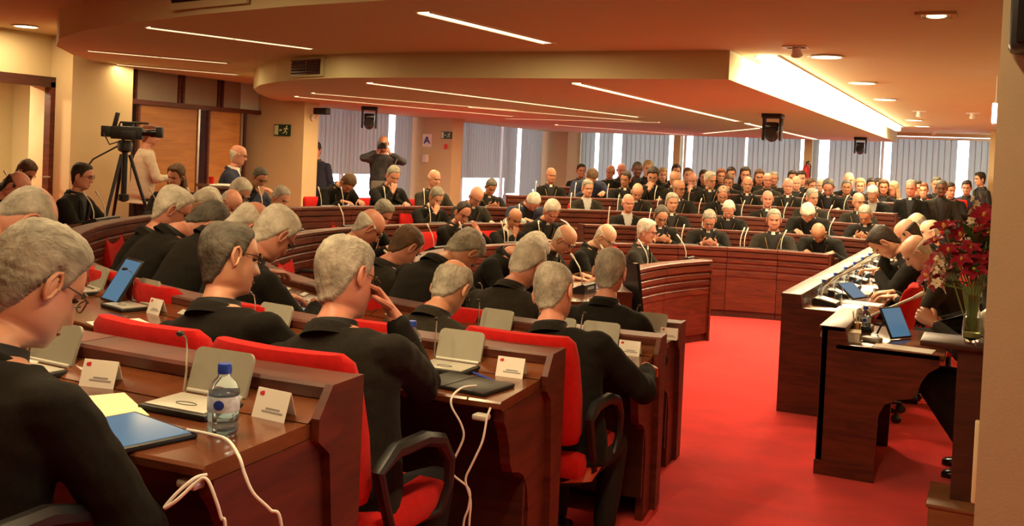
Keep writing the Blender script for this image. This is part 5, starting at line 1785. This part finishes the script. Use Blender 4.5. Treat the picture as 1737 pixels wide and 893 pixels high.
# ================================================================ small side desk, its occupant and things
SX, SY = -.87, 6.0
t = thing('side_desk', 'small mahogany desk at right with books and a tablet', 'desk', (SX, SY, 0))
q = MB(); q.prism(EP, 0, .04, lambda x, z, h: (x, h, z)); q.build('end_panel', 'wood', t)
q = MB(); q.prism(EP, .86, .90, lambda x, z, h: (x, h, z)); q.build('end_panel', 'wood', t)
MB().box((.02, .45, .43), (.03, .90, .86)).build('front_panel', 'wood', t)
MB().box((.06, .45, .85), (.15, .90, .03), bev=.006).build('ledge', 'wood', t, True)
MB().box((.115, .45, .79), (.02, .82, .08)).build('ledge_riser', 'wood_top', t)
MB().box((.37, .45, .75), (.58, .90, .035), bev=.006).build('worktop', 'wood_top', t, True)
MB().box((.16, .0, .04), (.33, .02, .09)).build('kick_board', 'wood', t)
root, loc, rz = person('man in grey jacket with clasped hands at the small side desk', (-.06, 6.52, 1.27), 92, 'clasp', ('short', 'dark'), 'skin', False, 'suit_grey', cross=False, floor=0)
chair('red chair of the man with clasped hands', loc.x, loc.y, 0, rz)
ZS = .7675
bottle('water bottle with blue cap on the small side desk', -.70, 6.62, ZS)
t = thing('desk_microphone', 'long-stemmed cream microphone on the small side desk', 'microphone', (-.72, 6.70, ZS), RAD(90))
MB().box((0, 0, .012), (.16, .12, .024), bev=.006).build('base', 'black', t, True)
s_ = MB().tube([(0, .03, .02), (-.01, .0, .06), (-.02, -.10, .12), (-.04, -.30, .235)], .008, 8).build('stem', 'stem', t, True)
MB().cap((-.04, -.30, .235), .012, (-.045, -.345, .262), .015, 10).build('microphone', 'stem', s_, True)
t = thing('tablet', 'upright tablet with a blue screen on the small side desk', 'tablet', (-.47, 6.44, ZS))
t.rotation_euler = (0, 0, RAD(60))
q = MB(); q.X = Matrix.Translation((0, 0, .004)) @ Euler((RAD(62), 0, 0)).to_matrix().to_4x4(); q.box((0, .10, 0), (.20, .20, .012), bev=.004); q.build('case', 'black', t, True)
q = MB(); q.X = Matrix.Translation((0, 0, .004)) @ Euler((RAD(62), 0, 0)).to_matrix().to_4x4(); q.box((0, .10, .0068), (.18, .18, .0016)); q.build('screen', 'screen', t)
q = MB(); q.tube([(0, .09, .165), (0, .17, .005)], .006, 6); q.build('stand', 'black', t)
t = thing('book', 'thick cream book with rounded cover on the small side desk', 'book', (-.77, 6.16, ZS), RAD(6))
MB().box((0, 0, .028), (.185, .13, .05)).build('pages', 'paper', t)
MB().box((0, 0, .056), (.20, .14, .006), bev=.002).build('cover', 'cream', t)
MB().box((0, 0, .003), (.20, .14, .006), bev=.002).build('cover', 'cream', t)
MB().tube([(-.095, -.068, .03), (-.095, .068, .03)], .030, 12).build('spine', 'cream', t, True)
t = thing('pen_cup', 'small gold pen cup on the small side desk', 'cup', (-.72, 6.36, ZS))
MB().lathe([(.001, 0), (.026, 0), (.026, .085), (.022, .085), (.022, .006), (.001, .006)], 14).build('cup', 'gold', t, True)
for dx, dy, mm in ((.006, .004, 'silver'), (-.008, .0, 'gold'), (.0, -.008, 'white')):
    MB().tube([(dx, dy, .01), (dx * 3, dy * 3, .15)], .0045, 6).build('pen', mm, t, True)
MB().ell((.01, .01, .15), (.018, .018, .022)).build('pen_top', 'silver', t, True)
o = MB().box((0, 0, .014), (.075, .11, .028), bev=.012).build('voice_recorder', 'grey', None, True, loc=(-.615, 6.22, ZS), rotz=RAD(70))
tag(o, 'small rounded grey recorder right of the cream book', 'recorder')
paper('long white document on the near edge of the small desk', -.43, 6.10, ZS, RAD(84), .15, .32)
o = MB().box((0, 0, 0), (.11, .003, .075)).build('index_card', 'paper', None, loc=(-.80, 6.30, ZS + .05), rotz=RAD(60))
tag(o, 'small upright white card behind the cream book', 'card')

# ================================================================ flower stand at right
t = thing('flower_stand', 'dark wooden pedestal carrying the flower vase', 'pedestal', (-.05, 5.42, 0))
MB().box((-.03, .02, .935), (.44, .30, .03), bev=.006).build('top', 'wood_dark', t, True)
MB().box((.02, .02, .55), (.20, .22, .74)).build('column', 'wood_dark', t)
MB().box((.02, -.02, .17), (.40, .40, .02), bev=.005).build('plinth_top', 'wood_mid', t, True)
MB().box((.02, -.02, .08), (.38, .38, .16)).build('plinth', 'wood_mid', t)
o = MB().box((0, 0, 0), (.022, .06, .36), bev=.006).build('cable_duct', 'cream', None, True, loc=(-.022, 4.88, .50))
tag(o, 'vertical cream strip on the pillar beside the pedestal', 'strip')
v = thing('flower_vase', 'clear glass vase holding the crimson flowers', 'vase', (-.075, 5.42, .95))
VP = [(.001, 0), (.034, 0), (.042, .02), (.046, .06), (.040, .12), (.027, .17), (.025, .20), (.032, .225), (.040, .24)]
MB().lathe(VP + [(.037, .24), (.029, .222), (.022, .20), (.024, .17), (.036, .12), (.042, .06), (.038, .022), (.001, .008)], 24).build('vase_body', 'glass', v, 50)
MB().lathe([(.001, .009), (.037, .022), (.0415, .06), (.0355, .12), (.001, .12)], 20).build('water', mat('vase_water', (.55, .65, .30), .05, trans=.9, ior=1.2), v, 50)
MB().lathe([(.001, .010), (.036, .022), (.039, .045), (.001, .048)], 16).build('pebbles', 'ceramic', v, 50)
o = MB().lathe([(.001, 0), (.05, 0), (.095, .03), (.115, .08), (.105, .13), (.06, .17), (.03, .18), (.028, .20), (.001, .20)], 24).build('ceramic_jug', 'ceramic', None, 50, loc=(.055, 5.50, .95))
tag(o, 'round cream ceramic jar right of the vase', 'jar')
b = thing('flower_bouquet', 'bouquet of crimson lilies and white snapdragons', 'flowers', (-.075, 5.42, .96), 0, None, 1.22)
rnd = random.Random(5)


def petal_mesh(m):
    q = MB()
    L_ = .042
    for side in (0, 1):
        pass
    rows = []
    for i in range(5):
        s_ = i / 4
        w_ = .014 * sin(pi * (.12 + .80 * s_))
        rows.append([Vector((-w_, L_ * s_, .030 * s_ - .020 * s_ * s_ + .004)), Vector((0, L_ * s_, .030 * s_ - .020 * s_ * s_)), Vector((w_, L_ * s_, .030 * s_ - .020 * s_ * s_ + .004)), Vector((0, L_ * s_, .030 * s_ - .020 * s_ * s_ - .002))])
    q.loft(rows)
    return q.mesh('petal', m, True)


PET, PETW = petal_mesh('petal'), petal_mesh('petal_w')
THROAT = MB().ell((0, 0, .008), (.006, .006, .012), n=8, m=5).mesh('throat', 'petal_y', True)


def flower(p, dirv, s_=1.0, white=False):
    z = Vector(dirv).normalized()
    x = z.orthogonal().normalized()
    R_ = Matrix((x, z.cross(x), z)).transposed().to_4x4()
    f = bpy.data.objects.new('flower', None)
    C.objects.link(f)
    f.empty_display_size = .02
    f.parent = b
    f.matrix_local = Matrix.Translation(p) @ R_ @ Matrix.Scale(s_, 4)
    for k in range(6):
        put('petal', PETW if white else PET, f, rotz=2 * pi * k / 6 + (.1 if k % 2 else 0))
    put('throat', THROAT, f)


red = [(-.12, -.02, .44), (-.15, .0, .38), (-.10, -.05, .35), (-.06, .02, .41), (-.14, .03, .30), (-.05, -.06, .32), (.02, -.03, .50), (.06, -.02, .48), (.09, .02, .44), (.04, -.06, .43), (.01, .03, .45), (.10, -.03, .37), (.07, -.06, .34), (.03, -.05, .33),
       (-.02, -.05, .37), (-.17, -.02, .24), (-.13, -.03, .22), (-.10, -.02, .26), (.11, .03, .33), (.05, .04, .40), (-.08, .04, .36), (.0, -.06, .28), (.08, .0, .52)]
for p in red:
    p = Vector(p)
    d = (p - Vector((0, 0, .12))).normalized() + Vector((rnd.uniform(-.3, .3), rnd.uniform(-.9, -.1), rnd.uniform(-.2, .3)))
    flower(p, d, rnd.uniform(1.05, 1.4))
    MB().tube([(p.x * .05, p.y * .05, .04), (p.x * .25, p.y * .25, .20), p * .97], .0028, 5).build('stem', 'stemgreen', b, True)
for bx, by, z0, z1, lx in ((-.02, -.01, .36, .60, -.02), (-.14, -.04, .20, .34, -.05)):
    MB().tube([(bx * .1, 0, .04), (bx * .6, by, .25), (bx, by, z1)], .003, 5).build('stem', 'stemgreen', b, True)
    n = 14
    for i in range(n):
        s_ = i / n
        a = i * 2.4
        flower(Vector((bx + .022 * (1 - s_ * .6) * cos(a) + .01 * s_, by + .022 * (1 - s_ * .6) * sin(a), z0 + (z1 - z0) * s_)), (cos(a), sin(a), .4), .62 * (1 - s_ * .5), True)


def leaf_mesh():
    q = MB()
    rows = []
    for i in range(6):
        s_ = i / 5
        w_ = .017 * sin(pi * (.06 + .9 * s_))
        z = .05 * s_ - .05 * s_ * s_
        rows.append([Vector((-w_, .13 * s_, z + .004)), Vector((0, .13 * s_, z)), Vector((w_, .13 * s_, z + .004)), Vector((0, .13 * s_, z - .0015))])
    q.loft(rows)
    return q.mesh('leaf', 'leaf', True)


LEAF = leaf_mesh()
for i in range(46):
    a = rnd.uniform(0, 2 * pi)
    h = rnd.uniform(.20, .40)
    r_ = rnd.uniform(.01, .06)
    put('leaf', LEAF, b, mtx=Matrix.Translation((r_ * cos(a) + .02, r_ * sin(a), h)) @ Euler((rnd.uniform(.1, 1.1), 0, a + rnd.uniform(-.5, .5))).to_matrix().to_4x4() @ Matrix.Scale(rnd.uniform(.7, 1.15), 4))

# ================================================================ people and things around the hall
person('man in black with folded hands seated at the right of the audience', (-1.204, 16.75, 1.557), 172, 'lap', ('receding', 'grey'), 'skin_pink', False, 'suit', cross=False, floor=.42)
chair('red chair of the man in black with folded hands', -1.22, 16.80, .42, RAD(172))
person('man in grey coat and dark shirt seated at the far right', (-.785, 17.17, 1.575), 184, 'lap', ('short', 'dgrey'), 'skin_dark', False, 'suit_grey', cross=False, tabw=False, floor=.42, trouser_mat='suit_grey')
chair('red chair of the man in grey coat', -.785, 17.22, .42, RAD(184))
person('dark-haired figure standing by the right wall', (-.30, 20.9, 1.74), 120, 'stand', ('thick', 'dark'), 'skin', False, 'shirt', cross=False, tabw=False, floor=.30)
person('person in dark blue seated left of the standing figure', (-.49, 19.75, 1.58), 175, 'lap', ('full', 'dark'), 'skin_pink', False, 'navy', cross=False, tabw=False, floor=.48)
chair('red chair of the person in dark blue', -.49, 19.79, .42, RAD(175))
person('camera operator in a cream sweater standing behind the tripod', (-9.12, 8.90, 1.83), 330, 'operator', ('full', 'red'), 'skin_pink', False, 'cream_knit', cross=False, tabw=False, floor=.375, jacket_parts=False)
person('photographer in dark patterned jacket standing before the window', (-8.57, 13.1, 1.89), 215, 'photog', ('stubble', 'brown'), 'skin_tan', False, 'camo', cross=False, tabw=False, floor=.375, jacket_parts=False, trouser_mat='navy')
person('white-haired man in glasses and dark jacket behind the press table', (-8.95, 10.25, 1.63), 300, 'upright', ('stubble', 'white'), 'skin_pink', True, 'navy', cross=False, tabw=False, shirt='white_cloth', floor=.40)
person('dark figure half hidden behind the pillar edge', (-9.50, 12.62, 1.74), 190, 'stand', ('full', 'dark'), 'skin', False, 'navy', cross=False, tabw=False, floor=.25, trouser_mat='navy')

# photographer's camera
t = thing('photo_camera', 'black camera held up by the photographer', 'camera', (-8.44, 12.86, 1.86), RAD(215))
MB().box((0, 0, 0), (.14, .06, .10), bev=.012).build('camera_body', 'black', t, True)
q = MB(); q.X = Matrix.Rotation(-pi / 2, 4, 'X'); q.lathe([(.035, .03), (.04, .06), (.04, .13), (.045, .15), (.03, .15), (.03, .12), (.001, .12)], 16); q.build('lens', 'black_gloss', t, True)
t = thing('camera_bag', 'grey bag hanging at the photographer\'s hip', 'bag', (-8.40, 12.98, 1.22), RAD(215))
MB().box((.12, .02, 0), (.26, .14, .20), bev=.03).build('bag_body', mat('bag_grey', (.10, .09, .08), .8), t, True)
MB().tube([(.02, .02, .09), (-.10, .10, .35), (-.16, .0, .50)], .012, 6).build('strap', 'black', t, True)

# television camera on a tripod
t = thing('television_camera', 'black television camera on a tripod by the left wall', 'camera', (-8.72, 8.14, .375), RAD(-52), None, 1.06)
TVS = Matrix.Translation((0, 0, 1.30)) @ Matrix.Scale(.68, 4) @ Matrix.Translation((0, 0, -1.31))
for k in range(3):
    a = RAD(90 + 120 * k)
    l_ = MB().tube([(.05 * cos(a), .05 * sin(a), 1.16), (.42 * cos(a), .42 * sin(a), .02)], [.020, .014], 8).build('tripod_leg', 'black', t, True)
    MB().ell((.42 * cos(a), .42 * sin(a), .018), (.025, .025, .018)).build('foot', 'black', l_, True)
MB().lathe([(.03, .70), (.03, 1.18), (.07, 1.20), (.08, 1.27), (.06, 1.31), (.001, 1.31)], 14).build('tripod_head', 'black', t, True)
MB().lathe([(.001, .66), (.055, .68), (.055, .74), (.001, .76)], 12).build('spreader', 'black', t, True)
MB().tube([(0, -.05, 1.26), (.05, -.30, 1.10), (.07, -.42, .92)], .010, 6).build('pan_handle', 'black', t, True)


def TVM():
    q_ = MB()
    q_.X = TVS
    return q_


TVM().box((0, .02, 1.44), (.15, .46, .20), bev=.02).build('camera_body', 'black', t, True)
q = MB(); q.X = TVS @ Matrix.Translation((0, .25, 1.45)) @ Matrix.Rotation(-pi / 2, 4, 'X'); q.lathe([(.05, 0), (.055, .10), (.065, .12), (.065, .20), (.075, .24), (.06, .24), (.001, .18)], 18); q.build('lens', 'black_gloss', t, True)
TVM().box((0, -.28, 1.45), (.12, .14, .17), bev=.015).build('battery', 'black', t, True)
TVM().tube([(0, -.10, 1.53), (0, -.08, 1.60), (0, .14, 1.60), (0, .16, 1.53)], .016, 8).build('carry_handle', 'black', t, True)
TVM().box((-.10, .02, 1.56), (.12, .16, .07), bev=.01).build('viewfinder', 'black', t, True)
q = MB(); q.X = TVS @ Matrix.Translation((.02, -.16, 1.54)) @ Euler((RAD(-12), 0, 0)).to_matrix().to_4x4(); q.box((0, 0, .09), (.08, .06, .24), bev=.012); q.build('receiver', 'black', t, True)
q = MB(); q.X = TVS @ Matrix.Translation((.05, .22, 1.60)) @ Matrix.Rotation(-pi / 2, 4, 'X'); q.lathe([(.001, -.1), (.018, -.1), (.018, .12), (.001, .12)], 10); q.build('shotgun_microphone', 'black', t, True)

TVM().box((0, .50, 1.47), (.20, .10, .17), bev=.02).build('matte_box', 'black', t, True)
TVM().tube([(.09, -.30, 1.42), (.16, -.20, 1.25), (.10, .0, 1.33)], .012, 6).build('cable', 'black', t, True)
TVM().box((.11, .06, 1.40), (.08, .22, .14), bev=.02).build('side_pack', 'black', t, True)

# press table behind the rows at left
t = thing('press_table', 'dark table with papers behind the left rows', 'table', (-8.70, 9.70, .375), RAD(-38))
MB().box((0, 0, .86), (1.15, .50, .03), bev=.006).build('table_top', 'wood_dark', t, True)
MB().box((0, -.20, .44), (1.09, .03, .82)).build('front_panel', 'wood_dark', t)
for sx in (-.53, .53):
    MB().box((sx, .0, .42), (.03, .42, .84)).build('side_panel', 'wood_dark', t)
for i, (dx, dy) in enumerate(((-.20, .02), (.10, -.04), (.22, .03), (-.02, .08))):
    a = RAD(-38)
    paper(('left', 'middle', 'right', 'rear')[i] + ' loose white papers on the press table', -8.70 + dx * cos(a) - dy * sin(a), 9.70 + dx * sin(a) + dy * cos(a), 1.25 + .004 * i, a + i, .20, .28, h=.01)
for i in range(5):
    a = RAD(-38)
    dx, dy = .36 + .07 * i - .12, .14
    bottle(('first', 'second', 'third', 'fourth', 'fifth')[i] + ' small bottle of the row on the press table', -8.70 + dx * cos(a) - dy * sin(a), 9.70 + dx * sin(a) + dy * cos(a), 1.25, 0, .85)
o = MB().lathe([(.001, 0), (.03, 0), (.036, .10), (.033, .10), (.028, .006), (.001, .006)], 14).build('paper_cup', 'red', None, 50, loc=(-8.98, 9.80, 1.25))
tag(o, 'red cup at the left end of the press table', 'cup')

# ================================================================ fittings on walls and ceiling
def exit_sign(label, loc, rz, pale_left=True, s_=1.0):
    t = thing('exit_sign', label, 'sign', loc, rz, None, s_)
    MB().box((0, 0, 0), (.30, .012, .17)).build('plate', 'sign_green', t)
    MB().box((-.105, -.008, 0), (.07, .004, .14)).build('door_symbol', 'sign_glow', t)
    q = MB(); q.prism([(-.055, 0), (-.03, .022), (-.03, .008), (.0, .008), (.0, -.008), (-.03, -.008), (-.03, -.022)], -.010, -.006, lambda x, z, h: (x, h, z)); q.build('arrow', 'sign_glow', t)
    f = MB().ell((.085, -.008, .055), (.014, .004, .014), n=10, m=6).build('running_figure', 'sign_glow', t, True)
    for pts in (((.08, .04), (.06, -.01)), ((.06, -.01), (.09, -.03), (.08, -.06)), ((.06, -.01), (.035, -.04), (.01, -.045)), ((.075, .03), (.11, .015)), ((.075, .03), (.04, .025), (.035, .005))):
        MB().tube([(x, -.008, z) for x, z in pts], .008, 5).build('limb', 'sign_glow', f)


exit_sign('green exit sign with arrow and running figure on the left pillar', (-9.56, 11.885, 2.02), 0)
exit_sign('small green exit sign on the second pillar', (-9.30, 16.335, 2.13), 0, s_=.8)
t = thing('notice', 'small white notice with a blue letter A on the second pillar', 'notice', (-9.72, 16.34, 2.02))
MB().box((0, 0, 0), (.20, .004, .24)).build('sheet', 'paper', t)
for pts in (((-.06, -.06), (0, .07)), ((.06, -.06), (0, .07)), ((-.035, -.015), (.035, -.015))):
    MB().tube([(x, -.005, z) for x, z in pts], .012, 5).build('letter_stroke', 'blue', t)
o = MB().box((0, 0, 0), (.12, .08, .15), bev=.02).build('wall_dispenser', 'white', None, True, loc=(-9.72, 16.31, 1.68))
tag(o, 'white wall dispenser below the blue letter notice', 'dispenser')
o = MB().box((0, 0, 0), (.05, .05, .09), bev=.01).build('wall_sounder', 'exting', None, True, loc=(-9.30, 16.32, 1.92))
tag(o, 'small red wall unit under the second exit sign', 'alarm')
t = thing('security_camera', 'white security camera on a bracket beside the left pillar', 'camera', (-9.16, 12.08, 2.30))
MB().tube([(.0, 0, -.08), (.08, -.02, -.08), (.14, -.04, -.02)], .014, 8).build('bracket', 'white', t, True)
MB().box((.20, -.06, .02), (.24, .11, .10), bev=.015).build('housing', 'black', t, True)
MB().ell((.0, 0, -.08), (.03, .04, .05)).build('wall_mount', 'white', t, True)


def projector(label, x, y, z, s_=1.0, rz=0):
    t = thing('ceiling_monitor_camera', label, 'camera', (x, y, z), rz, None, s_)
    MB().box((0, 0, -.03), (.26, .24, .06), bev=.01).build('mount', 'black', t, True)
    for sx in (-.11, .11):
        MB().box((sx, 0, -.20), (.03, .14, .30), bev=.008).build('yoke', 'black', t, True)
    MB().box((0, 0, -.17), (.16, .16, .12), bev=.02).build('head', 'black_gloss', t, True)
    q = MB(); q.X = Matrix.Translation((0, -.05, -.28)) @ Euler((RAD(70), 0, 0)).to_matrix().to_4x4()
    q.lathe([(.001, -.06), (.075, -.06), (.085, .0), (.08, .08), (.06, .085), (.001, .07)], 16); q.build('lens_barrel', 'black', t, True)


projector('black motorised camera hanging from the low ceiling near its right edge', -2.56, 12.7, Z1, .95)
projector('farther black camera hanging from the low ceiling', -2.39, 20.2, Z1, .9)
projector('black camera hanging in front of the first left window', -8.75, 12.95, Z1, .95, RAD(30))
t = thing('air_vent', 'dark slatted air vent in the rounded low ceiling fascia', 'vent', (-6.22, 8.085, 2.565), RAD(-18))
MB().box((0, -.010, 0), (.56, .02, .19)).build('frame', 'fascia', t)
for j in (-1, 1):
    for i in range(5):
        q = MB(); q.X = Matrix.Translation((j * .125, -.026, -.06 + .03 * i)) @ Euler((RAD(35), 0, 0)).to_matrix().to_4x4(); q.box((0, 0, 0), (.235, .004, .026)); q.build('slat', 'black', t)
    MB().box((j * .125, -.0215, 0), (.235, .003, .15)).build('opening', 'black_gloss', t)
t = thing('air_vent', 'dark air vent at the top edge in the middle ceiling fascia', 'vent', (-5.05, 5.425, 2.82), RAD(-12))
MB().box((0, -.012, 0), (.9, .02, .20)).build('frame', 'fascia', t)
MB().box((0, -.024, .01), (.84, .004, .12)).build('opening', 'black_gloss', t)
for i in range(4):
    MB().box((0, -.030, -.03 + .027 * i), (.84, .012, .005)).build('slat', 'black', t)
t = thing('exit_light', 'lit white emergency exit lamp high on the right wall', 'light', (-.045, 10.0, 2.34))
MB().box((0, 0, .0), (.05, .26, .20), bev=.01).build('housing', 'white', t, True)
MB().box((-.006, -.132, 0), (.045, .006, .17)).build('lit_face', lamp_mat(5, (.86, .88, 1.0)), t)
MB().tube([(0, 0, .10), (0, 0, Z2 - 2.34)], .008, 6).build('hanger', 'white', t)
t = thing('wall_speaker', 'black wall loudspeaker at the upper right corner', 'speaker', (.16, 3.50, 2.36))
MB().box((0, 0, 0), (.30, .18, .42), bev=.02).build('cabinet', 'black', t, True)
MB().box((0, -.095, 0), (.26, .01, .38), bev=.004).build('grille', 'black_gloss', t, True)
t = thing('fire_extinguisher', 'red fire extinguisher on the far wall between windows', 'extinguisher', (-3.85, YF - .20, 1.48))
MB().lathe([(.001, 0), (.07, 0), (.075, .02), (.075, .34), (.05, .40), (.02, .42), (.001, .42)], 16).build('cylinder', 'exting', t, True)
MB().tube([(0, 0, .42), (0, 0, .47), (.06, 0, .50)], .018, 8).build('valve', 'black', t, True)
MB().tube([(.03, 0, .46), (.10, 0, .40), (.09, 0, .15)], .012, 6).build('hose', 'black', t, True)
o = MB().box((0, 0, 0), (.09, .04, .13), bev=.008).build('thermostat', 'white', None, True, loc=(-12.13, 7.30, 1.62))
tag(o, 'small light switch on the corridor wall beyond the doorway', 'switch')
